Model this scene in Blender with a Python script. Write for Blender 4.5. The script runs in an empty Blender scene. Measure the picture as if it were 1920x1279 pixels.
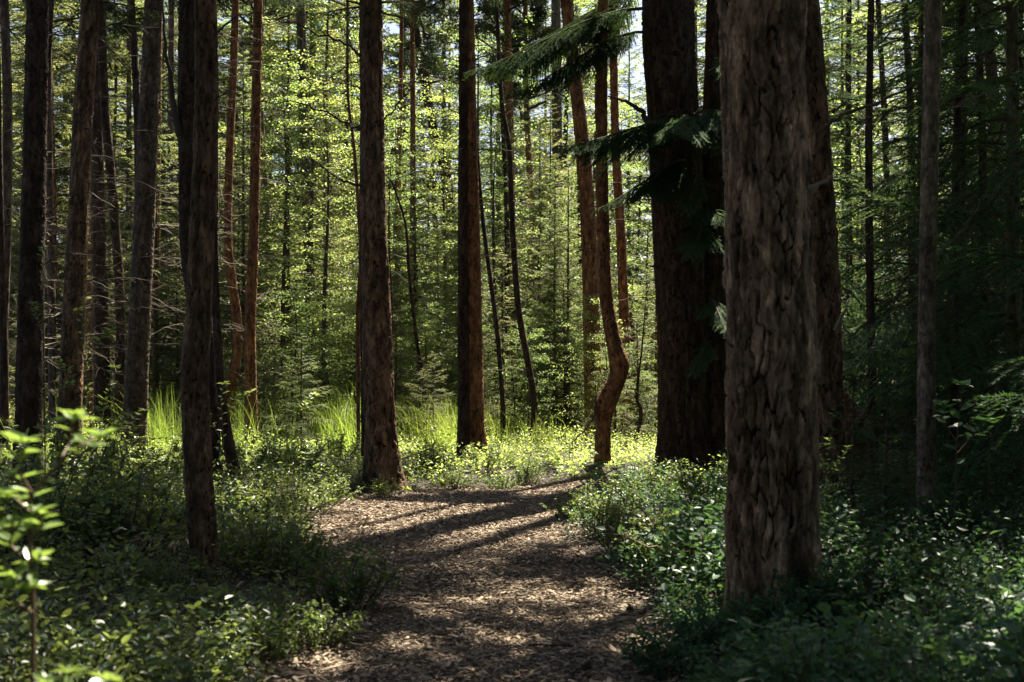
import bpy, math, random
import numpy as np
np.seterr(over='ignore')
from mathutils import Vector, Matrix

# ------------------------------------------------------------------ camera, sky, sun, exposure
sc = bpy.context.scene
COL = sc.collection
FPX, HOR, CAMZ = 2667.0, 700.0, 1.5          # 50 mm lens, eye height 1.5 m
cam = bpy.data.cameras.new('camera')
camo = bpy.data.objects.new('camera', cam); COL.objects.link(camo)
camo.location = (0, 0, CAMZ); camo.rotation_euler = (math.radians(90), 0, 0)
cam.lens = 50; cam.sensor_width = 36
cam.shift_y = (HOR - 639.5) / 1920
cam.clip_end = 1500; cam.clip_start = 0.05
cam.dof.use_dof = True; cam.dof.focus_distance = 19.5; cam.dof.aperture_fstop = 4.2
sc.camera = camo

SUN_EL, SUN_AZ = math.radians(55), math.radians(21.5)      # azimuth measured from +Y towards +X
S = Vector((math.sin(SUN_AZ) * math.cos(SUN_EL), math.cos(SUN_AZ) * math.cos(SUN_EL), math.sin(SUN_EL)))
w = bpy.data.worlds.new('World'); sc.world = w; w.use_nodes = True
nt = w.node_tree
sky = nt.nodes.new('ShaderNodeTexSky'); sky.sky_type = 'NISHITA'; sky.sun_disc = False
sky.dust_density = 2.0; sky.ozone_density = 0.3; sky.air_density = 0.7
sky.sun_elevation = SUN_EL; sky.sun_rotation = SUN_AZ
nt.links.new(sky.outputs['Color'], nt.nodes['Background'].inputs['Color'])
nt.nodes['Background'].inputs['Strength'].default_value = 0.05
sun = bpy.data.lights.new('sun', 'SUN'); sun.energy = 5.0; sun.angle = math.radians(0.53)
sun.color = (1.0, 0.91, 0.74)
suno = bpy.data.objects.new('sun', sun); COL.objects.link(suno)
suno.location = (10, 25, 40); suno.rotation_mode = 'QUATERNION'; suno.rotation_quaternion = S.to_track_quat('Z', 'Y')
vs = sc.view_settings
sc.display_settings.display_device = 'sRGB'
vs.view_transform = 'Standard'; vs.look = 'None'; vs.gamma = 1.0; vs.exposure = 2.05; vs.use_curve_mapping = False
cy = sc.cycles
cy.use_denoising = True; cy.max_bounces = 7; cy.diffuse_bounces = 4; cy.glossy_bounces = 2
cy.transmission_bounces = 4; cy.sample_clamp_indirect = 6.0; cy.caustics_reflective = False; cy.caustics_refractive = False

rng = np.random.default_rng(7)
random.seed(7)

# ------------------------------------------------------------------ helpers
def P(px, py, d):
    """point at depth d that projects to pixel (px, py) of the 1920 wide photograph"""
    return np.array([(px - 960) / FPX * d, d, CAMZ + (HOR - py) / FPX * d])

def nrm(a):
    a = np.asarray(a, float)
    return a / np.maximum(np.linalg.norm(a, axis=-1, keepdims=True), 1e-9)

def hash2(ix, iy, seed=0):
    ix = np.asarray(ix); iy = np.asarray(iy)
    n = (ix.astype(np.int64) * 374761393 + iy.astype(np.int64) * 668265263 + seed * 974711 + 1013904223) & 0xffffffff
    n = ((n ^ (n >> 13)) * 1274126177) & 0xffffffff
    n = ((n ^ (n >> 16)) * 2246822519) & 0xffffffff
    return ((n ^ (n >> 15)) & 0xffffff) / float(0xffffff)

def vnoise(x, y, seed=0):
    x = np.asarray(x, float); y = np.asarray(y, float)
    ix = np.floor(x); iy = np.floor(y); fx = x - ix; fy = y - iy
    fx = fx * fx * (3 - 2 * fx); fy = fy * fy * (3 - 2 * fy)
    h = lambda a, b: hash2(ix + a, iy + b, seed)
    return (h(0, 0) * (1 - fx) + h(1, 0) * fx) * (1 - fy) + (h(0, 1) * (1 - fx) + h(1, 1) * fx) * fy

def fbm(x, y, seed=0, o=3):
    s = 0; a = .5
    for k in range(o):
        s = s + a * vnoise(np.asarray(x) * 2**k, np.asarray(y) * 2**k, seed + k * 17); a *= .5
    return s / (1 - .5**o)

class MB:
    """collects vertices and faces and links them as ONE mesh object"""
    def __init__(s): s.V = []; s.F = []; s.n = 0; s.A = {'tint': [], 'edge': []}
    def add(s, v, f, mi=0, tint=.5, edge=1.0):
        v = np.asarray(v, np.float32).reshape(-1, 3); f = np.asarray(f, np.int64)
        s.V.append(v); s.F.append((f + s.n, mi)); k = len(v); s.n += k
        s.A['tint'].append(np.broadcast_to(np.asarray(tint, np.float32), (k,)))
        s.A['edge'].append(np.broadcast_to(np.asarray(edge, np.float32), (k,)))
    def mesh(s, name, mats, smooth=False, origin=None):
        me = bpy.data.meshes.new(name)
        V = np.concatenate(s.V)
        if origin is not None: V = V - np.asarray(origin, np.float32)
        me.vertices.add(len(V)); me.vertices.foreach_set('co', V.ravel().astype(np.float32))
        loops = np.concatenate([f.ravel() for f, _ in s.F]); tot = np.concatenate([np.full(len(f), f.shape[1]) for f, _ in s.F])
        mi = np.concatenate([np.full(len(f), m) for f, m in s.F])
        me.loops.add(len(loops)); me.loops.foreach_set('vertex_index', loops.astype(np.int32))
        me.polygons.add(len(tot))
        me.polygons.foreach_set('loop_start', (np.cumsum(tot) - tot).astype(np.int32))
        me.polygons.foreach_set('material_index', mi.astype(np.int32))
        me.polygons.foreach_set('use_smooth', np.full(len(tot), bool(smooth)))
        for k in ('tint', 'edge'):
            at = me.attributes.new(k, 'FLOAT', 'POINT')
            at.data.foreach_set('value', np.concatenate(s.A[k]).astype(np.float32))
        for m in (mats if isinstance(mats, (list, tuple)) else [mats]): me.materials.append(m)
        me.update(); me.validate()
        return me
    def build(s, name, mats, parent=None, smooth=False, origin=None):
        if parent is not None and origin is None: origin = parent.location
        return place(name, s.mesh(name, mats, smooth, origin), parent)

def place(name, me, parent=None, loc=None, rz=0, scale=1):
    o = bpy.data.objects.new(name, me); COL.objects.link(o)
    if parent is not None: o.parent = parent
    if loc is not None: o.location = loc
    o.rotation_euler = (0, 0, rz); o.scale = (scale,) * 3
    return o

def tag(o, label=None, cat=None, group=None, kind=None):
    for k, v in (('label', label), ('category', cat), ('group', group), ('kind', kind)):
        if v: o[k] = v
    return o

def thing(name, label, cat, loc=(0, 0, 0), group=None, rz=0, scale=1):
    o = bpy.data.objects.new(name, None); COL.objects.link(o)
    o.location = loc; o.rotation_euler = (0, 0, rz); o.scale = (scale,) * 3; o.empty_display_size = .2
    return tag(o, label, cat, group)

def tube(mb, pts, rad, n=4, mi=0, tint=.5):
    pts = np.asarray(pts, float); k = len(pts); rad = np.broadcast_to(np.asarray(rad, float), (k,))
    t = nrm(np.gradient(pts, axis=0))
    ref = np.array([0, 0, 1.]) if abs(t[0][2]) < .8 else np.array([1., 0, 0])
    e1 = nrm(np.cross(t, ref)); e2 = np.cross(t, e1)
    a = np.arange(n) * 2 * math.pi / n
    ring = pts[:, None] + rad[:, None, None] * (np.cos(a)[None, :, None] * e1[:, None] + np.sin(a)[None, :, None] * e2[:, None])
    i = np.arange(k - 1)[:, None] * n; j = np.arange(n)[None]; j2 = (j + 1) % n
    f = np.stack([i + j, i + j2, i + n + j2, i + n + j], -1).reshape(-1, 4)
    mb.add(ring.reshape(-1, 3), f, mi, tint)
    mb.add(ring[-1], [list(range(n))], mi, tint) if n > 3 else None

def sticks(mb, p0, p1, r0, r1, mi=0, tint=.5):
    """many straight three sided twigs at once"""
    p0 = np.asarray(p0); p1 = np.asarray(p1); N = len(p0)
    if N == 0: return
    t = nrm(p1 - p0); ref = np.where(np.abs(t[:, 2:3]) < .8, [[0, 0, 1.]], [[1., 0, 0]])
    e1 = nrm(np.cross(t, ref)); e2 = np.cross(t, e1)
    r0 = np.broadcast_to(r0, (N,))[:, None]; r1 = np.broadcast_to(r1, (N,))[:, None]
    vs_ = []
    for p, r in ((p0, r0), (p1, r1)):
        for a in (0, 2.094, 4.189): vs_.append(p + r * (math.cos(a) * e1 + math.sin(a) * e2))
    v = np.stack(vs_, 1)
    b = np.arange(N)[:, None, None] * 6
    f = b + np.array([[0, 1, 4, 3], [1, 2, 5, 4], [2, 0, 3, 5]])[None]
    tt = np.repeat(np.broadcast_to(tint, (N,)), 6)
    mb.add(v.reshape(-1, 3), f.reshape(-1, 4), mi, tt)

def leaves(mb, p, d, up, L, W, tint, mi=0, fold=.14, curl=.0):
    """pointed oval leaves, folded along the midrib; 6 points each"""
    N = len(p); d = nrm(d); s = nrm(np.cross(d, up)); n = np.cross(s, d)
    L = np.broadcast_to(L, (N,))[:, None]; W = np.broadcast_to(W, (N,))[:, None]
    a = p; m1 = p + d * L * .32; m2 = p + d * L * .68 - n * L * curl * .4; e = p + d * L - n * L * curl
    l1 = m1 + s * W * .46 + n * W * fold; r1 = m1 - s * W * .46 + n * W * fold
    l2 = m2 + s * W * .40 + n * W * fold; r2 = m2 - s * W * .40 + n * W * fold
    v = np.stack([a, l1, l2, e, r2, r1], 1)
    b = np.arange(N)[:, None, None] * 6
    f = b + np.array([[0, 1, 2, 3], [0, 3, 4, 5]])[None]
    mb.add(v.reshape(-1, 3), f.reshape(-1, 4), mi, np.repeat(np.broadcast_to(tint, (N,)), 6))

def leaves4(mb, p, d, up, L, W, tint, mi=0, fold=.15):
    """cheap folded diamond leaves for the distance"""
    N = len(p); d = nrm(d); s = nrm(np.cross(d, up)); n = np.cross(s, d)
    L = np.broadcast_to(L, (N,))[:, None]; W = np.broadcast_to(W, (N,))[:, None]
    m = p + d * L * .48 + n * W * fold
    v = np.stack([p, m + s * W * .5, p + d * L, m - s * W * .5], 1)
    b = np.arange(N)[:, None, None] * 4
    f = b + np.array([[0, 1, 2], [0, 2, 3]])[None]
    mb.add(v.reshape(-1, 3), f.reshape(-1, 3), mi, np.repeat(np.broadcast_to(tint, (N,)), 4))

def needles(mb, p0, p1, nlen, nwid, space, r, mi=0, tint=None, spread=.75):
    """needles along both sides of every twig p0-p1"""
    p0 = np.asarray(p0); p1 = np.asarray(p1)
    if len(p0) == 0: return
    ax = p1 - p0; ln = np.linalg.norm(ax, axis=1); k = np.maximum(3, (ln / space).astype(int))
    idx = np.repeat(np.arange(len(p0)), k * 2); N = len(idx)
    u = r.random(N); t = nrm(ax)[idx]
    hor = nrm(np.cross(t, [0, 0, 1.]) + 1e-6); upv = np.cross(hor, t)
    ang = np.where(r.random(N) < .5, 0, math.pi) + r.normal(0, .55, N)
    side = hor * np.cos(ang)[:, None] + upv * (np.abs(np.sin(ang)) * .9)[:, None]
    dirn = nrm(t * (1 - spread * .45) + side * spread)
    b = p0[idx] + ax[idx] * u[:, None]
    l = nlen * (.7 + .5 * r.random(N)) * (1 - .35 * u)
    wv = nrm(np.cross(dirn, upv + r.normal(0, .4, (N, 3)))) * nwid
    v = np.stack([b - wv * .5, b + wv * .5, b + dirn * l[:, None]], 1)
    tt = np.full(len(p0), .4) if tint is None else np.asarray(tint)
    tv = np.clip(tt[idx] + .35 * np.maximum(0, u - .6) + r.normal(0, .08, N), 0, 1)
    mb.add(v.reshape(-1, 3), np.arange(N * 3).reshape(-1, 3), mi, np.repeat(tv, 3))

# ------------------------------------------------------------------ materials
def newmat(name):
    m = bpy.data.materials.new(name); m.use_nodes = True
    return m, m.node_tree, m.node_tree.nodes['Principled BSDF']
def nd(t, kind, **kw):
    n = t.nodes.new(kind)
    for k, v in kw.items(): setattr(n, k, v)
    return n
def mixc(t, fac, a, b, mode='MIX'):
    n = nd(t, 'ShaderNodeMix', data_type='RGBA', blend_type=mode)
    for sock, v in ((n.inputs[0], fac), (n.inputs[6], a), (n.inputs[7], b)):
        if hasattr(v, 'is_output'): t.links.new(v, sock)
        elif isinstance(v, (int, float)): sock.default_value = v
        else: sock.default_value = (*v, 1)
    return n.outputs[2]
def attr(t, name): return nd(t, 'ShaderNodeAttribute', attribute_name=name).outputs['Fac']
def noise(t, scale, detail=4, rough=.6, stretch=None):
    n = nd(t, 'ShaderNodeTexNoise'); n.inputs['Scale'].default_value = scale
    n.inputs['Detail'].default_value = detail; n.inputs['Roughness'].default_value = rough
    co = nd(t, 'ShaderNodeTexCoord').outputs['Object']
    if stretch:
        mp = nd(t, 'ShaderNodeMapping'); mp.inputs['Scale'].default_value = stretch
        t.links.new(co, mp.inputs['Vector']); co = mp.outputs['Vector']
    t.links.new(co, n.inputs['Vector']); return n.outputs['Fac']
def ramp(t, fac, *stops):
    r = nd(t, 'ShaderNodeValToRGB'); e = r.color_ramp.elements
    while len(e) < len(stops): e.new(.5)
    for el, (p, c) in zip(e, stops): el.position = p; el.color = (*c, 1) if isinstance(c, tuple) else (c, c, c, 1)
    t.links.new(fac, r.inputs['Fac']); return r.outputs['Color']
def bump(t, bs, h, dist, strength=1):
    b = nd(t, 'ShaderNodeBump'); b.inputs['Distance'].default_value = dist; b.inputs['Strength'].default_value = strength
    t.links.new(h, b.inputs['Height']); t.links.new(b.outputs['Normal'], bs.inputs['Normal'])

def leaf_mat(name, dark, light, glow, trans=.4, rough=.42, spec=.5):
    m, t, bs = newmat(name)
    oi = nd(t, 'ShaderNodeObjectInfo').outputs['Random']
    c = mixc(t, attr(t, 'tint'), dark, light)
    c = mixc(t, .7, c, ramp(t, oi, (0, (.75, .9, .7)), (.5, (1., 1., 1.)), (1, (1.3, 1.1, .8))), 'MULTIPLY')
    t.links.new(c, bs.inputs['Base Color']); bs.inputs['Roughness'].default_value = rough
    bs.inputs['Specular IOR Level'].default_value = spec
    tr = nd(t, 'ShaderNodeBsdfTranslucent')
    t.links.new(mixc(t, .7, mixc(t, attr(t, 'tint'), tuple(x * .55 for x in glow), glow), ramp(t, oi, (0, (.65, .85, .6)), (.5, (1., 1., 1.)), (1, (1.2, 1.05, .9))), 'MULTIPLY'), tr.inputs['Color'])
    mx = nd(t, 'ShaderNodeMixShader'); mx.inputs[0].default_value = trans
    t.links.new(bs.outputs[0], mx.inputs[1]); t.links.new(tr.outputs[0], mx.inputs[2])
    t.links.new(mx.outputs[0], t.nodes['Material Output'].inputs['Surface'])
    return m

def bark_mat(name, fiss, lo, hi, moss=.25, mosscol=(.05, .06, .02)):
    m, t, bs = newmat(name)
    pl = mixc(t, attr(t, 'tint'), lo, hi)
    fine = noise(t, 48, 6, .75, (1, 1, .28)); mid = noise(t, 13, 8, .72, (1, 1, .42))
    pl = mixc(t, .8, pl, ramp(t, fine, (.30, .35), (.70, 1.5)), 'MULTIPLY')
    pl = mixc(t, .9, pl, ramp(t, mid, (.36, .22), (.52, .9), (.66, 1.7)), 'MULTIPLY')
    c = mixc(t, ramp(t, attr(t, 'edge'), (.07, 0.), (.30, 1.)), fiss, pl)
    ms = noise(t, 2.3, 5, .65, (1, 1, .6))
    c = mixc(t, ramp(t, ms, (.52, 0.), (.72, moss)), c, mosscol)
    t.links.new(c, bs.inputs['Base Color']); bs.inputs['Roughness'].default_value = .85
    bs.inputs['Specular IOR Level'].default_value = .25
    bump(t, bs, noise(t, 40, 9, .75, (1, 1, .3)), .022, 1.0)
    return m

def plain_mat(name, a, b, rough=.85, scale=30, bd=.004):
    m, t, bs = newmat(name)
    c = mixc(t, attr(t, 'tint'), a, b)
    n = noise(t, scale, 5, .65)
    t.links.new(mixc(t, .6, c, ramp(t, n, (.3, .55), (.7, 1.3)), 'MULTIPLY'), bs.inputs['Base Color'])
    bs.inputs['Roughness'].default_value = rough; bs.inputs['Specular IOR Level'].default_value = .3
    bump(t, bs, n, bd)
    return m

M = {}
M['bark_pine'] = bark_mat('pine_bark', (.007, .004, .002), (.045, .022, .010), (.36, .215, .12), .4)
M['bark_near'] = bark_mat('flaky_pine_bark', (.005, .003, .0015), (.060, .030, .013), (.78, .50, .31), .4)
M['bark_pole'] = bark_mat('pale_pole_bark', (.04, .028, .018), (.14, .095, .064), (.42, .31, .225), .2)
M['needle_dim'] = leaf_mat('shade_darkened_needles', (.012, .042, .020), (.04, .10, .034), (.12, .21, .045), .28, .7, .1)  # darkened needle copy, backlit shade put into the colour
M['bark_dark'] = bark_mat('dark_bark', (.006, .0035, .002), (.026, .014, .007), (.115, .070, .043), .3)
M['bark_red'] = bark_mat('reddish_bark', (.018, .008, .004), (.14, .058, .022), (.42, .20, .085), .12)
M['bark_grey'] = bark_mat('grey_bark', (.022, .014, .008), (.070, .046, .029), (.21, .15, .105), .25)
M['bark_mossy'] = bark_mat('mossy_bark', (.03, .024, .014), (.10, .08, .045), (.20, .165, .10), .7, (.08, .09, .025))
M['twig'] = plain_mat('dead_twig', (.10, .075, .05), (.31, .26, .18), .8)
M['limb'] = plain_mat('limb_bark', (.035, .026, .02), (.12, .09, .065), .85)
M['needle'] = leaf_mat('spruce_needles', (.030, .052, .026), (.11, .15, .055), (.52, .58, .20), .5, .45, .45)
M['needle_near'] = leaf_mat('dark_spruce_needles', (.026, .080, .046), (.08, .19, .085), (.22, .36, .09), .3, .6, .25)
M['needle_pine'] = leaf_mat('pine_needles', (.03, .055, .025), (.06, .09, .035), (.10, .14, .03), .2, .5)
M['leaf_bright'] = leaf_mat('young_broad_leaf', (.05, .10, .022), (.13, .20, .045), (.48, .62, .16), .56, .42, .45)
M['leaf_shrub'] = leaf_mat('bilberry_leaf', (.020, .052, .020), (.075, .135, .042), (.42, .54, .12), .42, .40, .45)
M['leaf_clear'] = leaf_mat('sun_brightened_shrub_leaf', (.08, .13, .035), (.26, .32, .09), (.90, .95, .24), .58, .40, .5)  # raised leaf colour paints in the sunlight of the clearing
M['leaf_teal'] = leaf_mat('shade_tinted_shrub_leaf', (.015, .064, .034), (.055, .165, .080), (.18, .36, .09), .30, .45, .35)  # bluish skylit shade is mixed into this leaf colour
M['leaf_big'] = leaf_mat('buckthorn_leaf', (.08, .135, .035), (.17, .24, .07), (.42, .54, .10), .40, .33, .7)
M['grass'] = leaf_mat('grass_blade', (.055, .11, .022), (.19, .23, .07), (.48, .70, .10), .52, .5, .3)
M['stem'] = plain_mat('shrub_stem', (.05, .034, .022), (.15, .09, .05), .7)
M['chip'] = plain_mat('wood_chip', (.050, .033, .020), (.50, .385, .27), .8, 60, .002)
M['cut'] = plain_mat('weathered_wood', (.16, .125, .09), (.34, .28, .20), .8, 25)
M['fungus'] = plain_mat('fungus', (.16, .12, .05), (.34, .28, .12), .7, 20)

def ground_mat():
    m, t, bs = newmat('forest_soil')
    n1 = noise(t, 1.1, 5, .6); n2 = noise(t, 38, 6, .7)
    c = mixc(t, ramp(t, n1, (.4, 0.), (.62, 1.)), (.045, .030, .020), (.035, .030, .016))
    c = mixc(t, .8, c, ramp(t, n2, (.3, .35), (.7, 1.5)), 'MULTIPLY')
    t.links.new(c, bs.inputs['Base Color']); bs.inputs['Roughness'].default_value = .95
    bump(t, bs, n2, .03); return m
def path_mat():
    m, t, bs = newmat('mulch')
    n1 = noise(t, 1.6, 4); n2 = noise(t, 60, 6, .75)
    c = mixc(t, ramp(t, n2, (.35, 0.), (.68, 1.)), (.035, .022, .015), (.19, .13, .09))
    c = mixc(t, .6, c, ramp(t, n1, (.3, .6), (.7, 1.2)), 'MULTIPLY')
    t.links.new(c, bs.inputs['Base Color']); bs.inputs['Roughness'].default_value = .92
    bump(t, bs, n2, .02); return m
M['ground'] = ground_mat(); M['path'] = path_mat()

# ------------------------------------------------------------------ ground and path
PATH = np.array([[1, -.12, .80], [6.9, -.21, .84], [8.5, -.20, .95], [10, -.25, .95], [12, -.57, 1.03], [13.3, -.72, 1.13], [15, -.72, 1.2],
                 [16.4, -.60, 1.2], [17.35, -.15, .95], [18.25, .75, .75], [19.4, 2.1, .8], [20.8, 4, .8], [23, 8, .8], [26, 14, .8]])
def path_dist(x, y):
    """signed distance to the edge of the path (negative on it)"""
    x = np.asarray(x, float); y = np.asarray(y, float); best = np.full(x.shape, 1e9)
    for a, b in zip(PATH[:-1], PATH[1:]):
        ax, ay, bx, by = a[1], a[0], b[1], b[0]
        t = np.clip(((x - ax) * (bx - ax) + (y - ay) * (by - ay)) / ((bx - ax)**2 + (by - ay)**2), 0, 1)
        d = np.hypot(x - ax - t * (bx - ax), y - ay - t * (by - ay)) - (a[2] + t * (b[2] - a[2]))
        best = np.minimum(best, d)
    return best
def gz(x, y):
    x = np.asarray(x, float); y = np.asarray(y, float)
    d = path_dist(x, y); k = np.clip((d + .05) / .9, 0, 1); k = k * k * (3 - 2 * k)
    return k * (.06 + .13 * fbm(x * .35, y * .35, 3)) + .02 * vnoise(x * 1.2, y * 1.2, 5) - .015

def grid(mb, xs, ys, zf):
    X, Y = np.meshgrid(xs, ys); Z = zf(X, Y); nx, ny = len(xs), len(ys)
    i = np.arange(ny - 1)[:, None] * nx + np.arange(nx - 1)[None]
    mb.add(np.stack([X, Y, Z], -1).reshape(-1, 3), np.stack([i, i + 1, i + nx + 1, i + nx], -1).reshape(-1, 4))
g = MB()
xs = np.concatenate([np.linspace(-400, -30, 14)[:-1], np.linspace(-30, -5, 50)[:-1], np.linspace(-5, 5, 101)[:-1], np.linspace(5, 30, 50)[:-1], np.linspace(30, 400, 14)])
ys = np.concatenate([np.linspace(-200, -2, 20)[:-1], np.linspace(-2, 26, 240)[:-1], np.linspace(26, 80, 60)[:-1], np.linspace(80, 700, 14)])
grid(g, xs, ys, lambda x, y: gz(x, y) - .012 * (path_dist(x, y) < .1))
tag(g.build('ground', M['ground'], smooth=True), 'dark forest soil and moss under the undergrowth', kind='structure')

g = MB()                                                          # the mulch sheet follows the path's centre line
tt = np.linspace(1, 26, 260)
seg = np.concatenate([np.linspace(k, k + 1, 20)[:-1] for k in range(len(PATH) - 1)] + [[len(PATH) - 1.0]])
cl = np.stack([np.interp(seg, np.arange(len(PATH)), PATH[:, k]) for k in (1, 0, 2)], 1)
for _ in range(8): cl[1:-1] = (cl[:-2] + 2 * cl[1:-1] + cl[2:]) / 4
tg = nrm(np.gradient(cl[:, :2], axis=0)); nrmv = np.stack([tg[:, 1], -tg[:, 0]], 1)
u = np.linspace(-1, 1, 25)
edge = cl[:, 2][:, None] * u[None] * (1 + .05 * (vnoise(np.arange(len(cl))[:, None] * .8, u[None] * 1.5, 8) - .5))
XY = cl[:, None, :2] + edge[..., None] * nrmv[:, None]
Z = gz(XY[..., 0], XY[..., 1]) + .006 + .018 * (fbm(XY[..., 0] * 5, XY[..., 1] * 5, 21) - .5) * (1 - np.abs(u)[None]**6)
i = np.arange(len(cl) - 1)[:, None] * 25 + np.arange(24)[None]
g.add(np.concatenate([XY, Z[..., None]], -1).reshape(-1, 3), np.stack([i, i + 1, i + 26, i + 25], -1).reshape(-1, 4))
tag(g.build('path', M['path'], smooth=True), 'brown wood chip path bending right into the forest', kind='structure')

def chips():
    mb = MB(); r = np.random.default_rng(3); N = 100000
    y = 5.2 + (r.random(N * 3)**1.15) * 14.6; x = r.uniform(-2.6, 3.6, N * 3)
    d = path_dist(x, y); keep = (d < .02) | ((d < .7) & (r.random(N * 3) < np.exp(-np.maximum(d, 0) * 4.5) * .75)); x = x[keep][:N]; y = y[keep][:N]; n = len(x)
    L = np.clip(r.lognormal(-3.72, .55, n), .008, .10); W = L * r.uniform(.16, .5, n); T = r.uniform(.0015, .005, n)
    W = np.minimum(W, .022)
    a = r.random(n) * 6.283; tl = r.normal(0, .22, n); rl = r.normal(0, .25, n)
    D = np.stack([np.cos(a) * np.cos(tl), np.sin(a) * np.cos(tl), np.sin(tl)], 1)
    Sd = nrm(np.cross(D, [0, 0, 1.])) * np.cos(rl)[:, None] + np.array([0, 0, 1.]) * np.sin(rl)[:, None]
    Nn = np.cross(Sd, D)
    c = np.stack([x, y, gz(x, y) + .010 + .022 * r.random(n)], 1)
    tw = r.uniform(.4, 1.0, n)
    vsx = []
    for k in (0, 1):
        for sx, sy in ((-1, -1), (1, -1), (1, 1), (-1, 1)):
            ww = (W * (tw if sx > 0 else 1))[:, None]
            vsx.append(c + D * (sx * .5 * L)[:, None] + Sd * sy * .5 * ww + Nn * (k * T)[:, None])
    v = np.stack(vsx, 1); b = np.arange(n)[:, None, None] * 8
    f = b + np.array([[4, 5, 6, 7], [0, 1, 5, 4], [1, 2, 6, 5], [2, 3, 7, 6], [3, 0, 4, 7]])[None]
    tint = np.clip(r.beta(1.5, 1.7, n) + .15 * (fbm(x * 1.3, y * 1.3, 9) - .5), 0, 1)
    mb.add(v.reshape(-1, 3), f.reshape(-1, 4), 0, np.repeat(tint, 8))
    tag(mb.build('wood_chips', M['chip']), 'loose brown wood chips and bark bits strewn over the path', 'wood chips', kind='stuff')
chips()

# ------------------------------------------------------------------ trunks
def catmull(pts, k=12):
    pts = np.asarray(pts, float)
    q = np.vstack([2 * pts[0] - pts[1], pts, 2 * pts[-1] - pts[-2]]); out = []
    for i in range(1, len(q) - 2):
        t = np.linspace(0, 1, k, endpoint=False)[:, None]
        a, b, c, d = q[i - 1], q[i], q[i + 1], q[i + 2]
        out.append(.5 * (2 * b + (c - a) * t + (2 * a - 5 * b + 4 * c - d) * t**2 + (3 * b - a - 3 * c + d) * t**3))
    return np.vstack(out + [pts[-1:]])

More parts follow.
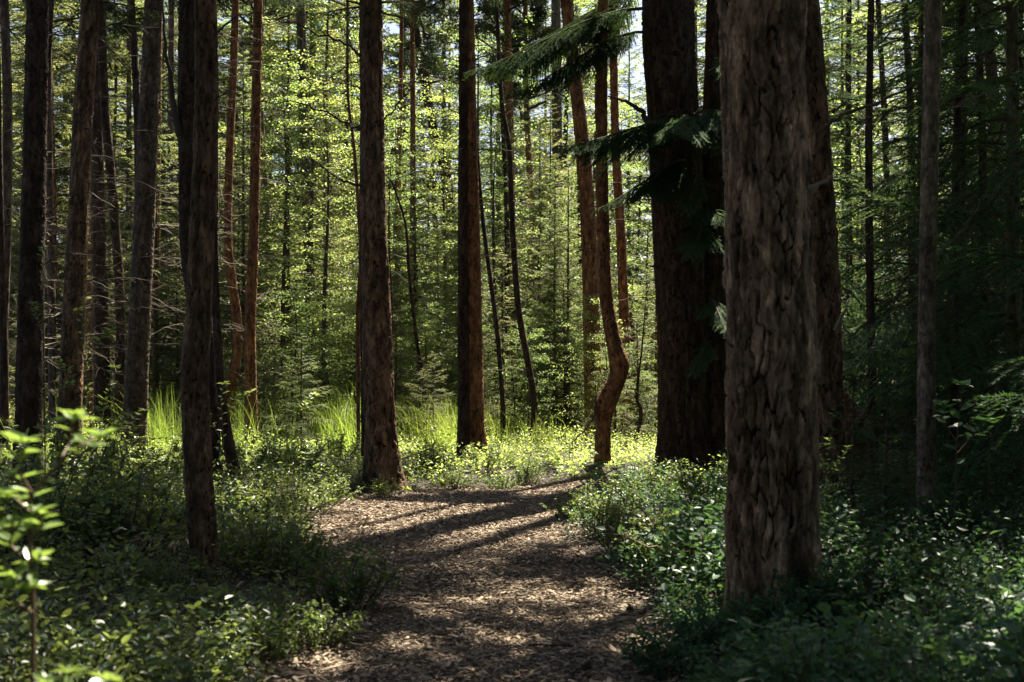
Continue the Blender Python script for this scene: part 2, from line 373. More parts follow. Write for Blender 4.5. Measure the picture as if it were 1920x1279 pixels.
def trunk(mb, ctrl, n, dz, ztop, cw, ch, depth, flare=.25, seed=0, fh=.28, mi=0, gap=2.2):
    """ctrl rows: x y z radius, from the ground up; bark plates are real relief"""
    c = catmull(ctrl, 14); ln = np.concatenate([[0], np.cumsum(np.linalg.norm(np.diff(c[:, :3], axis=0), axis=1))])
    ztl = np.interp(ztop, c[:, 2], ln) if ztop < c[-1, 2] else ln[-1]
    ss = np.concatenate([np.arange(0, ztl, dz), np.linspace(ztl, ln[-1], max(2, int((ln[-1] - ztl) / .5)))])
    q = np.stack([np.interp(ss, ln, c[:, k]) for k in range(4)], 1); k = len(ss)
    t = nrm(np.gradient(q[:, :3], axis=0))
    e1 = nrm(np.array([1., 0, 0]) - t * t[:, :1]); e2 = np.cross(t, e1)
    th = np.arange(n) * 2 * math.pi / n + math.pi / 2            # the seam faces away from the path
    R = q[:, 3].mean() if n < 100 else q[:, 3].max()
    nu = max(4, int(round(2 * math.pi * R / cw)))
    TH, SS = np.meshgrid(th, ss)
    V0 = SS / ch; U0 = TH / (2 * math.pi) * nu
    U = U0 + 1.5 * (fbm(U0 * .55 + 3, V0 * .75, seed + 5, 2) - .5) + .7 * (vnoise(U0 * 1.7, V0 * 2.2, seed + 6) - .5)
    V = V0 + 1.3 * (fbm(U0 * .5, V0 * .45 + 9, seed + 9, 2) - .5) + .5 * (vnoise(U0 * 2.1, V0 * 1.6, seed + 10) - .5)
    mer = fbm(U0 * .6 + 1, V0 * .6, seed + 11, 2)
    def cells(U, V, nu, sd):
        iu = np.floor(U); iv = np.floor(V); F1 = np.full(U.shape, 9.); F2 = F1.copy(); ID = np.zeros(U.shape)
        for a in (-1, 0, 1):
            for b in (-1, 0, 1):
                cu = np.mod(iu + a, nu); cv = iv + b
                dx = np.abs(iu + a + .1 + .8 * hash2(cu, cv, sd) - U); dy = np.abs(cv + .1 + .8 * hash2(cu, cv, sd + 1) - V)
                dd = np.maximum(dx, dy) * .55 + (dx + dy) * .45; idn = hash2(cu, cv, sd + 2)
                m = dd < F1; F2 = np.where(m, F1, np.minimum(F2, dd)); ID = np.where(m, idn, ID); F1 = np.where(m, dd, F1)
        return F2 - F1, ID
    e1_, ID = cells(U, V, nu, seed)
    e2_, ID2 = cells(U * 2 + .35 * (fbm(U0 * 2.5, V0 * 3, seed + 20, 2) - .5), V * 2 + .5 * (fbm(U0 * 2.2 + 5, V0 * 2.6, seed + 21, 2) - .5), nu * 2, seed + 30)
    ed = np.clip(e1_ / .5 + 1.8 * np.clip(mer - .52, 0, 1), 0, 1)
    rdg = 1 - np.abs(2 * fbm(U0 * 1.7 + 2, V0 * 1.25 + 5, seed + 13, 3) - 1)     # finer splits inside the plates
    crk = np.clip((rdg - .86) / .12, 0, 1)
    es = np.clip((ed - .09) * gap * 2.4, 0, 1); es = es * es * (3 - 2 * es)
    fine = fbm(U0 * 2.2, V0 * 3.0, seed + 3, 4) - .5
    fl = fbm(U0 * 1.1 + 4, V0 * 1.2, seed + 12, 4) * 7
    flk = (np.floor(fl) + np.clip((fl - np.floor(fl)) * 4, 0, 1)) / 7 - .5          # layers of thin flakes
    disp = depth * (es * (.60 + .5 * ID + .75 * (ID2 - .5)) - .35 * crk + .35 * fine + .45 * flk - .5)
    ed = np.clip(ed * 1.5, 0, 1) * (1 - .7 * crk) * (.6 + .4 * np.clip(e2_ * 5, 0, 1))
    rr = q[:, 3][:, None] * (1 + .05 * (fbm(np.cos(TH) * 1.5 + 3, SS * .9 + np.sin(TH) * 1.5, seed + 4) - .5) * 2)
    if n >= 24:                                                   # knots and scars of lost branches
        kr = np.random.default_rng(seed + 77)
        for _ in range(int(3 + ss[-1] * .9)):
            k0, s0, sz = kr.random() * 6.283, kr.uniform(.4, max(1, ztl)), kr.uniform(.25, .6) * R
            dth = (TH - k0 + math.pi) % (2 * math.pi) - math.pi; dd2 = (dth * R / sz)**2 + ((SS - s0) / sz / 1.3)**2
            disp = disp + .22 * sz * np.exp(-dd2 * 2.2) - .20 * sz * np.exp(-dd2 * 14)
    if flare:
        lob = .6 + .4 * np.cos(TH * 3 + seed) + .35 * np.cos(TH * 5 + seed * 2)
        rr = rr * (1 + flare * np.exp(-np.maximum(SS - .08, 0) / fh) * (.45 + .55 * lob))
    rr = rr + disp
    pts = q[:, None, :3] + rr[..., None] * (np.cos(TH)[..., None] * e1[:, None] + np.sin(TH)[..., None] * e2[:, None])
    i = np.arange(k - 1)[:, None] * n; j = np.arange(n)[None]; j2 = (j + 1) % n
    f = np.stack([i + j, i + j2, i + n + j2, i + n + j], -1).reshape(-1, 4)
    pale = np.clip((fbm(U0 * .75 + 8, V0 * .6 + 2, seed + 15, 3) - .50) / .10, 0, 1)
    tint = np.clip(.10 + .22 * ID + .22 * ID2 + .5 * fine + .5 * flk + .38 * pale + .25 * (fbm(TH * 1.3, SS * 1.7, seed + 8) - .5), 0, 1)
    mb.add(pts.reshape(-1, 3), f, mi, tint.ravel(), ed.ravel())
    mb.add(pts[-1], [list(range(n))], mi, .5)
    return c

def dead_branch(mb, path, r0, r, ntw=6, mi=0, tint=.4, twl=.3, sag=.25, n=4):
    path = catmull(path, 5); k = len(path)
    path[1:-1] += r.normal(0, .012, (k - 2, 3)) * np.linalg.norm(path[-1] - path[0])**.5
    tube(mb, path, np.linspace(r0, max(.0018, r0 * .22), k), n, mi, tint)
    L = np.linalg.norm(path[-1] - path[0])
    for q in range(ntw):
        s = .2 + .78 * r.random(); a = s * (k - 1); i0 = min(int(a), k - 2)
        b = path[i0] + (path[i0 + 1] - path[i0]) * (a - i0); tdir = nrm(path[i0 + 1] - path[i0])
        dv = nrm(tdir * .7 + r.normal(0, .75, 3) + [0, 0, -.1]); l = twl * L**.5 * (1.15 - s) * r.uniform(.5, 1.4)
        e = b + dv * l * .5 + r.normal(0, .04 * l, 3); e2 = b + dv * l + r.normal(0, .09 * l, 3) + [0, 0, -sag * l * .5]
        rr = max(.0016, r0 * (1 - s) * .5)
        sticks(mb, [b, e], [e, e2], [rr, rr * .75], [rr * .75, .0014], mi, tint + .2)
        for _ in range(2):
            d3 = nrm(dv + r.normal(0, .8, 3)); l3 = l * r.uniform(.2, .55)
            sticks(mb, [e], [e + d3 * l3], rr * .6, .0012, mi, tint + .25)

# shared crowns that stand above the frame and dapple the light
def pine_crown(seed, H, rad, nl=26, clump=110):
    r = np.random.default_rng(seed); mb = MB(); P0 = []; D0 = []; 
    for k in range(nl):
        z = H * (k + r.random()) / nl; a = r.random() * 6.283; L = rad * (.55 + .6 * r.random()) * (1 - .55 * (z / H)**1.5)
        d = np.array([math.cos(a), math.sin(a), .25 + .3 * r.random()])
        p = np.array([0, 0, z]) + d * L * np.array([[0], [.4], [.75], [1]]) + r.normal(0, .06, (4, 3)) + [[0, 0, 0], [0, 0, 0], [0, 0, .05], [0, 0, .15]]
        tube(mb, p, [.045, .03, .018, .008], 4, 1, .3)
        for q in range(7):
            s = .4 + .6 * r.random(); c = p[0] + (p[-1] - p[0]) * s + r.normal(0, .22, 3) * L * .4
            sticks(mb, [p[0] + (p[-1] - p[0]) * s * .85], [c], .008, .004, 1)
            n = clump; dv = nrm(r.normal(0, 1, (n, 3)) + [0, 0, .3]); P0.append(c + dv * r.uniform(0, .16, (n, 1))); D0.append(dv)
    P0 = np.vstack(P0); D0 = np.vstack(D0); n = len(P0)
    leaves4(mb, P0, D0, r.normal(0, 1, (n, 3)), r.uniform(.10, .19, n), .032, r.random(n), 0)
    return mb.mesh('pine_crown', [M['needle_pine'], M['limb']])
CROWNS = [pine_crown(s, h, rd, nl) for s, h, rd, nl in ((1, 6.5, 2.6, 44), (2, 5.0, 1.8, 24), (3, 7.5, 3.2, 52))]

def spruce_boughs(mb, axis, z0, H, rbase, nb, r, nlen, nwid, nspace, sp2=.12, tert=False, mi=0, mw=1, power=.8, droop=.5, live0=0.0, gap=None):
    """whorls of drooping boughs, each with side twigs and needles"""
    A0 = []; A1 = []; TT = []; W0 = []; W1 = []
    for k in range(nb):
        f = (k + r.random()) / nb; z = z0 + (H - z0) * f; az = k * 2.399 + r.normal(0, .5)
        if gap is not None and gap(az): continue
        L = rbase * (1 - f)**power * r.uniform(.45, 1.2) + .12
        base = axis(z); hd = np.array([math.cos(az), math.sin(az), 0]); t = np.linspace(0, 1, 7)[:, None]
        el = .15 + .45 * f + r.normal(0, .13); dr = droop * (1 - .5 * f) * r.uniform(.35, 1.5)
        zz = L * (el * t - dr * 1.7 * t**2 + dr * .95 * t**3)
        p = base + hd * L * (t - .12 * t**2) + np.array([0, 0, 1.]) * zz
        sd = np.array([-hd[1], hd[0], 0]); p = p + sd * (r.normal(0, .10) * L * t**2)
        tube(mb, p, np.linspace(.006 + .007 * L, .0025, 7), 3, mw, .3)
        bare = live0 if L > .5 else 0
        n2 = max(3, int(L * (1 - bare) / sp2))
        s = bare + .08 + (.92 - bare) * (np.arange(n2) + r.random(n2) * .6) / n2; s = np.clip(s, 0, .99)
        for sg in (-1, 1):
            i0 = np.minimum((s * 6).astype(int), 5); fr = s * 6 - i0
            b = p[i0] + (p[i0 + 1] - p[i0]) * fr[:, None]; tn = nrm(p[i0 + 1] - p[i0])
            l2 = np.clip(.62 * L * (1 - s)**.8, .10, .75) * r.uniform(.65, 1.15, n2) * np.clip(s * 4, .5, 1)
            dv = nrm(tn * .72 + sg * sd * .75 + np.array([0, 0, 1.]) * (r.normal(-.12, .12, n2) - .12 * l2)[:, None])
            m = b + dv * l2[:, None] * .55; e = b + dv * l2[:, None] + np.array([0, 0, -1.]) * (.16 * l2)[:, None]
            W0 += [b, m]; W1 += [m, e]; A0 += [b, m]; A1 += [m, e]; tn_ = .25 + .35 * f + .25 * s; TT += [tn_, tn_ + .12]
            if tert:
                for q in range(n2):
                    k3 = int(l2[q] / .085)
                    if k3 < 2: continue
                    s3 = (np.arange(k3) + .5 + r.random(k3) * .4) / (k3 + .4)
                    for g3 in (-1, 1):
                        b3 = b[q] + (e[q] - b[q]) * s3[:, None]; sd3 = nrm(np.cross(dv[q], [0, 0, 1.]))
                        d3 = nrm(dv[q] * .75 + g3 * sd3 * .7 + np.stack([0 * s3, 0 * s3, r.normal(-.25, .15, k3)], 1))
                        l3 = np.clip(.5 * l2[q] * (1 - s3), .05, .25)
                        A0.append(b3); A1.append(b3 + d3 * l3[:, None]); TT.append(np.full(k3, .3 + .25 * s[q]))
                        W0.append(b3); W1.append(b3 + d3 * l3[:, None])
        A0.append(p[4:6]); A1.append(p[5:7]); TT.append(np.array([.5, .75]))
    A0 = np.vstack(A0); A1 = np.vstack(A1); TT = np.concatenate(TT)
    sticks(mb, np.vstack(W0), np.vstack(W1), .0035 if tert else .005, .002, mw, .35)
    needles(mb, A0, A1, nlen, nwid, nspace, r, mi, TT + r.normal(0, .08, len(TT)))

FRAME_TOP = lambda d: CAMZ + (HOR + 15) / FPX * d
LAND = []                                                          # landmarks for the labels of the trees behind
def main_tree(label, d, pts, H, bark='bark_pine', name='pine_tree', cat='pine tree', crown=0, cz=None, n=None, cw=.04, ch=.17, depth=.012,
              flare=.42, seed=1, group=None, land=None, base=None, cscale=1, lean=None, sink=.12, gap=2.2):
    """pts: (px, py, width px) from the ground up, of the part in view; the rest of the stem carries on to height H"""
    ctrl = [np.append(P(px, py, d), w_ * .5 * d / FPX) for px, py, w_ in pts]
    b0 = ctrl[0].copy(); zg = float(gz(b0[0], d)); 
    if b0[2] > zg - sink: ctrl.insert(0, np.array([b0[0] - (ctrl[1][0] - b0[0]) / max(.05, ctrl[1][2] - b0[2]) * (b0[2] - zg + sink) * .5, d, zg - sink, b0[3] * 1.04]))
    else: ctrl[0][2] = zg - sink
    a, b = ctrl[-2], ctrl[-1]; sl = (b[:2] - a[:2]) / max(.3, b[2] - a[2])
    if H > b[2] + .3:
        zs = []; gp = max(.25, b[2] - a[2])
        while (zs[-1] if zs else b[2]) + gp * 1.5 < H: zs.append((zs[-1] if zs else b[2]) + gp); gp *= 1.5
        for z in zs + [H]:
            f = (z - b[2]) / (H - b[2])
            ctrl.append(np.array([*(b[:2] + sl * (z - b[2]) * .6), z, b[3] * (1 - .8 * f)]))
    ctrl = np.array(ctrl)
    root = thing(name, label, cat, (float(ctrl[0][0]), d, zg), group)
    n = n or int(np.clip(ctrl[:, 3].max() * 2 * FPX / d * 1.1, 14, 230))
    mb = MB(); c = trunk(mb, ctrl, n, max(.012, 1.0 * d / 1422), FRAME_TOP(d) + .3, cw, ch, depth, flare, seed, gap=gap)
    mb.build('trunk', M[bark], root, smooth=True)
    if crown is not None:
        z = cz if cz is not None else H - 6; x = np.interp(z, c[:, 2], c[:, 0])
        o = place('crown', CROWNS[crown], root, (x - root.location.x, 0, z - zg), seed * 1.7, cscale)
    if land: LAND.append((pts[0][0], land))
    root_axis = lambda z: np.array([np.interp(z, c[:, 2], c[:, k]) for k in range(3)])
    rad = lambda z: float(np.interp(z, c[:, 2], c[:, 3]))
    return root, root_axis, rad

def px_branch(root, d, pts, r0, seed, ntw=6, mat='limb', tint=.35, dd=None, label=None, twl=.3):
    r = np.random.default_rng(seed); dd = dd or [0] * len(pts)
    mb = MB(); dead_branch(mb, [P(x, y, d + q) for (x, y), q in zip(pts, dd)], r0, r, ntw, tint=tint, twl=twl, n=6)
    o = mb.build('branch', M[mat], root)
    if label: o['label'] = label
def auto_branches(root, axis, rad, n, z0, z1, L, seed, mat='twig', r0=.009, up=.1, ntw=5):
    r = np.random.default_rng(seed)
    for k in range(n):
        z = r.uniform(z0, z1); a = r.choice([0, math.pi]) + r.normal(0, .7); l = L * r.uniform(.4, 1.2); b = axis(z)
        hd = np.array([math.cos(a), math.sin(a) , 0]); e = b + hd * l + [0, 0, l * r.normal(up, .25)]
        mb = MB(); dead_branch(mb, [b + hd * rad(z) * .6, (b + e) / 2 + [0, 0, l * r.normal(.08, .06)], e], r0 * r.uniform(.7, 1.3), r, ntw, tint=r.uniform(.2, .6))
        mb.build('branch', M[mat], root)

# ------------------------------------------------------------------ the trees one can tell apart
MT = main_tree
# nearest trunk, right
t, ax, rd = MT('thickest nearest pine trunk with flaking grey brown bark plates, right of the path', 8.3,
   [(1448, 1180, 168), (1447, 1080, 160), (1449, 950, 160), (1448, 800, 157), (1446, 600, 154), (1438, 350, 150), (1430, 150, 149), (1428, -20, 150)],
   21, 'bark_near', cw=.060, ch=.25, depth=.027, flare=.10, seed=11, land='nearest thick pine', crown=2, cz=14, gap=1.5)
px_branch(t, 8.25, [(1500, 356), (1530, 347), (1562, 330)], .026, 3, 0, 'cut', .8)
px_branch(t, 8.2, [(1366, 284), (1358, 282), (1352, 283)], .012, 4, 0, 'cut', .8)
for zz, q in ((2.35, 5), (1.7, 8), (2.9, 3)):
    mb = MB(); b = ax(zz); an = -1.2 - .25 * q; e = b + np.array([math.cos(an), math.sin(an), 0.1]) * (rd(zz) + .03)
    tube(mb, [b + (e - b) * .7, b + (e - b) * .95, e], [.024, .02, .012], 7, 0, .6); mb.build('branch_stub', M['limb'], t)
# second trunk close behind it
t, ax, rd = MT('dark pine trunk half hidden behind the nearest thick pine, beside a broken stump', 13.6,
   [(1556, 905, 74), (1551, 800, 64), (1546, 600, 60), (1537, 400, 56), (1527, 230, 54), (1515, 60, 50), (1508, -20, 48)],
   16, 'bark_pine', cw=.05, ch=.2, depth=.016, seed=12, crown=2, cz=7.3, cscale=.92)
px_branch(t, 13.4, [(1540, 245), (1580, 215), (1660, 185), (1735, 152), (1752, 140)], .022, 5, 4, 'limb', .7, [0, -.2, -.4, -.6, -.7])
px_branch(t, 13.5, [(1560, 210), (1575, 200), (1592, 187)], .015, 6, 0, 'limb', .6)
px_branch(t, 13.4, [(1565, 620), (1582, 585), (1600, 548)], .022, 7, 0, 'cut', .5, label='splintered pale branch stub')
MT('dark pine added for its crown shade, hidden almost wholly behind the nearest thick pine', 18, [(1463, 920, 40), (1462, 700, 36), (1462, 300, 32), (1462, -20, 30)], 14.5, 'bark_dark', seed=46, crown=0, cz=8.8, cscale=.45)  # added so its crown shades the right bank and near path
# slim grey pole
t, ax, rd = MT('slim upright grey pine pole with ringed bark, standing alone on the right', 12.1,
   [(1738, 1040, 38), (1737, 900, 35), (1737, 700, 31), (1739, 500, 30), (1742, 350, 31), (1746, 180, 31), (1751, -20, 30)],
   14, 'bark_pole', cw=.035, ch=.085, depth=.006, flare=.12, seed=13, land='slim grey pole', crown=0, cz=7.2)
px_branch(t, 12.0, [(1758, 222), (1800, 195), (1850, 175), (1905, 165)], .008, 8, 5, 'twig', .6)
px_branch(t, 12.0, [(1752, 470), (1785, 455), (1805, 430), (1830, 395), (1860, 340)], .008, 9, 6, 'twig', .5)
px_branch(t, 12.0, [(1752, 378), (1790, 370), (1812, 358)], .006, 10, 3, 'twig', .5)
# right rear pair
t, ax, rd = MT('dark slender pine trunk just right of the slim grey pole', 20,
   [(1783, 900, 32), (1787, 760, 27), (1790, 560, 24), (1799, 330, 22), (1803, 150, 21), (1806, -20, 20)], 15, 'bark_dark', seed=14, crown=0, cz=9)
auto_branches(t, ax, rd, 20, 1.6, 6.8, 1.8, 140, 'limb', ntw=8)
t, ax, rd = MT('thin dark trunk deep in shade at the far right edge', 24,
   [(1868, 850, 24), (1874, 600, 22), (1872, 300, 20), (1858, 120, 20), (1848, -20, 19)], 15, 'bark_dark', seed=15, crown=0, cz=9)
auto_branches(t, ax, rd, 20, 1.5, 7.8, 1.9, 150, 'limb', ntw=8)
# the big twin spruce
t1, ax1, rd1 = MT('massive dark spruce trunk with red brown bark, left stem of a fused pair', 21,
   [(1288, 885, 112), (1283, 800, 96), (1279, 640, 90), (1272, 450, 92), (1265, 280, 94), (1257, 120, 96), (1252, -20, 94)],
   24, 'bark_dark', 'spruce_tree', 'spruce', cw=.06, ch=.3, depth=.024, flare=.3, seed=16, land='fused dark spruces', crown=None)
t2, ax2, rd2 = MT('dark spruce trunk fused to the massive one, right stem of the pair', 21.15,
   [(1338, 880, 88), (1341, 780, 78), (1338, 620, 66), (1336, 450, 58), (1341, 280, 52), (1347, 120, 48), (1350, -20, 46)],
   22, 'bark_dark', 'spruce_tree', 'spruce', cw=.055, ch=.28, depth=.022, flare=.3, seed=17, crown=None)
px_branch(t1, 20.6, [(1216, 232), (1200, 208), (1172, 190), (1140, 180)], .05, 18, 2, 'limb', .15, label='thick curved broken dark limb')
px_branch(t1, 20.7, [(1238, 505), (1226, 500), (1218, 497)], .035, 19, 0, 'limb', .2)
auto_branches(t1, ax1, rd1, 8, 2.2, 6.0, 1.2, 160, 'limb')

def bough(root, base, az, L, el, droop, seed, mat='needle_near', label=None, nl=.028, nw=.0055, sp=.0040):
    """one big live bough as a part of its own"""
    r = np.random.default_rng(seed); mb = MB(); base = np.asarray(base, float)
    hd = np.array([math.cos(az), math.sin(az), 0]); sd = np.array([-hd[1], hd[0], 0]); t = np.linspace(0, 1, 9)[:, None]
    p = base + hd * L * t + np.array([0, 0, 1.]) * L * (el * t - droop * 1.5 * t**2 + droop * .85 * t**3) + sd * r.normal(0, .06) * L * t**2
    tube(mb, p, np.linspace(.012 + .006 * L, .003, 9), 5, 1, .25)
    A0 = []; A1 = []; TT = []; W0 = []; W1 = []
    n2 = int(L / .065); s = .10 + .89 * (np.arange(n2) + r.random(n2) * .7) / n2
    for sg in (-1, 1):
        i0 = np.minimum((s * 8).astype(int), 7); fr = s * 8 - i0
        b = p[i0] + (p[i0 + 1] - p[i0]) * fr[:, None]; tn = nrm(p[i0 + 1] - p[i0])
        l2 = np.clip(.5 * L * (1 - s)**.75, .14, .95) * r.uniform(.6, 1.2, n2)
        dv = nrm(tn * .85 + sg * sd * .7 + np.array([0, 0, 1.]) * r.normal(-.42, .20, n2)[:, None])
        m = b + dv * l2[:, None] * .5; e = m + nrm(dv + [0, 0, -.3]) * l2[:, None] * .5
        A0 += [b, m]; A1 += [m, e]; W0 += [b, m]; W1 += [m, e]; TT += [.25 + .2 * s, .35 + .25 * s]
        for q in range(n2):
            k3 = int(l2[q] / .075)
            if k3 < 2: continue
            s3 = (np.arange(k3) + .5 + r.random(k3) * .4) / (k3 + .4); hs = nrm(np.cross(dv[q], [0, 0, 1.]))
            for g3 in (-1, 1):
                b3 = b[q] + (e[q] - b[q]) * s3[:, None] * .95
                d3 = nrm(dv[q] * .8 + g3 * hs * .6 + np.stack([0 * s3, 0 * s3, r.normal(-.45, .2, k3)], 1))
                l3 = np.clip(.55 * l2[q] * (1 - s3 * .8), .06, .28) * r.uniform(.7, 1.2, k3)
                A0.append(b3); A1.append(b3 + d3 * l3[:, None]); W0.append(b3); W1.append(b3 + d3 * l3[:, None]); TT.append(np.full(k3, .3 + .2 * s[q]))
    A0.append(p[5:8]); A1.append(p[6:9]); TT.append(np.array([.4, .5, .7]))
    A0 = np.vstack(A0); A1 = np.vstack(A1); TT = np.concatenate(TT)
    sticks(mb, np.vstack(W0), np.vstack(W1), .003, .0015, 1, .3)
    needles(mb, A0, A1, nl, nw, sp, r, 0, TT + r.normal(0, .1, len(TT)))
    o = mb.build('bough', [M[mat], M['limb']], root)
    if label: o['label'] = label
PI = math.pi
for k, (px, py, dd, az, L, el, dr) in enumerate((
    (1225, 60, 0.1, PI + .3, 2.3, .08, .85), (1215, 15, -.2, PI + .05, 2.7, .02, .60), 
    
    (1225, -20, .3, PI - .5, 2.2, .05, .5),
    (1300, 215, -.45, -PI / 2 + .45, 2.0, .1, .45), (1290, 235, -.45, -PI / 2 - .85, 2.5, .1, .5), (1330, 235, -.4, -PI / 2 + .9, 1.5, .1, .5), (1295, 225, -.45, -PI / 2 - .2, 2.1, .1, .5), (1285, 300, -.45, -PI / 2 - .6, 1.6, .0, .7),
    (1300, 395, -.45, -PI / 2 + .3, 1.1, .1, .5), (1320, 420, -.4, -PI / 2 - .2, 1.3, .0, .7), (1330, 560, -.4, -PI / 2 + .1, 1.0, 0, .8), (1335, 640, -.4, -PI / 2 - .5, .9, -.05, .8),
    (1250, 330, -.35, PI + .5, 1.2, .0, .7), (1310, 330, -.4, -PI / 2 - .3, 1.1, 0, .9), (1345, 120, -.3, -PI / 2 + .3, 1.6, .1, .6))):
    root, d0 = (t1, 21) if px < 1300 else (t2, 21.15)
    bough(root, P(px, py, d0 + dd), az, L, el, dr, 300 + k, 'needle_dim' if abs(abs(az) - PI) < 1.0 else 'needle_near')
# live boughs above the frame: the crowns of the pair
for tr, axx, H, nb, rb, sd in ((t1, ax1, 24, 120, 2.8, 41), (t2, ax2, 22, 90, 2.4, 42)):
    mb = MB(); spruce_boughs(mb, axx, 15.0, H, rb, nb, np.random.default_rng(sd), .07, .018, .020, .14, live0=.08)
    mb.build('crown', [M['needle_near'], M['limb']], tr)

# crooked red pine in the light
t, ax, rd = MT('crooked reddish pine with an s bend near its foot, in the sunlit clearing', 21,
   [(1129, 905, 32), (1130, 850, 29), (1131, 795, 29), (1133, 768, 38), (1146, 735, 36), (1158, 708, 32), (1161, 682, 37), (1153, 650, 29), (1143, 600, 26), (1135, 540, 24),
    (1130, 400, 23), (1128, 200, 21), (1131, -20, 19)], 21, 'bark_red', cw=.05, ch=.13, depth=.009, flare=.08, seed=18, land='crooked red pine', crown=0, cz=15.5)
px_branch(t, 20.9, [(1118, 745), (1112, 785), (1085, 815), (1068, 860), (1055, 890)], .016, 20, 4, 'limb', .5, label='thin dead branch bowed down to the ground')
auto_branches(t, ax, rd, 6, 2.5, 6.5, .9, 180)
t, ax, rd = MT('broad mossy pine trunk leaning left at its top, just left of the crooked red pine', 28,
   [(1116, 842, 36), (1112, 740, 33), (1108, 560, 30), (1102, 400, 28), (1092, 270, 26), (1080, 160, 24), (1060, -20, 22)], 15, 'bark_red', seed=19, crown=1, cz=11)
auto_branches(t, ax, rd, 9, 2.2, 8, 1.1, 190)
t, ax, rd = MT('straight slender mossy trunk right behind the crooked red pine', 29,
   [(1173, 830, 20), (1173, 700, 19), (1169, 560, 18), (1163, 420, 17), (1154, 260, 15), (1148, -20, 13)], 14, 'bark_red', seed=20, crown=1, cz=10.5)
auto_branches(t, ax, rd, 7, 3, 8.5, .9, 200)
t, ax, rd = MT('short broken mossy snag behind the crooked red pine', 31,
   [(1186, 790, 20), (1187, 700, 18), (1185, 640, 16), (1180, 585, 10)], 2.6, 'bark_mossy', 'tree_snag', 'dead tree', crown=None, seed=21)
t, ax, rd = MT('thin wavy sapling stem curling up right of the crooked red pine', 26,
   [(1191, 850, 8), (1190, 830, 8), (1200, 795, 8), (1201, 765, 7), (1194, 745, 6), (1198, 700, 4), (1205, 640, 3)], 3.0, 'bark_dark', 'sapling', 'sapling', crown=None, seed=22, flare=0, depth=.002)
auto_branches(t, ax, rd, 4, 1.1, 2.1, .4, 220, r0=.005)

# stout pine left of the path's end
t, ax, rd = MT('stout straight dark pine at the end of the path, foot flared in the chips', 18,
   [(722, 938, 74), (719, 890, 66), (714, 800, 58), (709, 700, 54), (705, 550, 49), (700, 400, 46), (698, 250, 43), (696, 100, 41), (695, -20, 40)],
   18, 'bark_pine', cw=.045, ch=.22, depth=.017, flare=.42, seed=23, land='stout pine', crown=2, cz=10.5)
for k, (pts, r0, n) in enumerate((
    ([(685, 245), (655, 235), (610, 210), (560, 195), (480, 190)], .020, 7), ([(680, 350), (645, 340), (620, 325), (592, 303), (572, 287)], .018, 4),
    ([(676, 105), (655, 88), (600, 65), (540, 42), (482, 32)], .022, 8), ([(715, 235), (745, 195), (780, 150), (815, 105)], .014, 4),
    ([(718, 165), (730, 155), (760, 148), (830, 170), (880, 172)], .011, 6), ([(715, 100), (745, 85), (780, 78), (830, 55)], .012, 6),
    ([(720, 262), (760, 262), (800, 278), (868, 285)], .010, 6), ([(676, 168), (650, 155), (620, 145), (585, 138)], .010, 5),
    ([(676, 112), (640, 130), (600, 160), (575, 185)], .010, 4), ([(712, 20), (760, 40), (800, 85)], .016, 5), ([(680, 8), (655, 2), (630, -15)], .02, 3),
    ([(722, 345), (760, 330), (800, 318)], .007, 4), ([(682, 480), (640, 500), (600, 498)], .007, 4))):
    px_branch(t, 17.9, pts, r0, 240 + k, n, 'limb', .3, [0] + [-.1 * q for q in range(1, len(pts))] if k % 2 else [0] + [.12 * q for q in range(1, len(pts))])
t, ax, rd = MT('narrow shadowed trunk tucked close behind the stout pine on its left', 20.5, [(685, 880, 14), (684, 780, 14), (682, 600, 13), (681, 300, 12), (690, -20, 11)], 13, 'bark_dark', seed=24, crown=None)
t, ax, rd = MT('whippy pale sapling leaning beside the stout pine, left of it', 21.5,
   [(672, 830, 7), (671, 600, 8), (676, 470, 7), (664, 280, 6), (652, 170, 5), (652, -20, 4)], 8, 'bark_red', 'sapling', 'sapling', crown=None, seed=25, depth=.002, flare=0)
auto_branches(t, ax, rd, 6, 1.5, 6, .7, 250, r0=.005)
# live lower boughs that hang into the top of the picture
def hang(part, d, spots, seed):
    root = next(o for o in bpy.data.objects if part in o.get('label', ''))
    for k, (px, py, az, L, el, dr) in enumerate(spots):
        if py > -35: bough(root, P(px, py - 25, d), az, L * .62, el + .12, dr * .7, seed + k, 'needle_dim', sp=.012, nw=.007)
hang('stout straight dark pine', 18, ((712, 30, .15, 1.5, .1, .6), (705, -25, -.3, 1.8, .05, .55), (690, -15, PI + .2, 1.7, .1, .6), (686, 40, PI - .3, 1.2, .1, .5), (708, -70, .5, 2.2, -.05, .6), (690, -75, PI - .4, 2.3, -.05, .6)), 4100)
# paired pines
t, ax, rd = MT('straight pine of a touching pair in the middle, right and thicker stem', 22,
   [(891, 885, 42), (889, 780, 37), (887, 600, 33), (884, 400, 29), (880, 200, 25), (877, -20, 22)], 17, 'bark_red', seed=26, land='paired pines', crown=2, cz=10.5)
auto_branches(t, ax, rd, 10, 3.2, 7.2, 1.0, 260)
t, ax, rd = MT('straight pine of a touching pair in the middle, left and thinner stem', 21.9,
   [(871, 880, 25), (870, 780, 23), (869, 600, 21), (868, 400, 18), (869, 200, 17), (869, -20, 16)], 16, 'bark_dark', seed=27, crown=None)
auto_branches(t, ax, rd, 10, 3.0, 7.2, 1.0, 270)
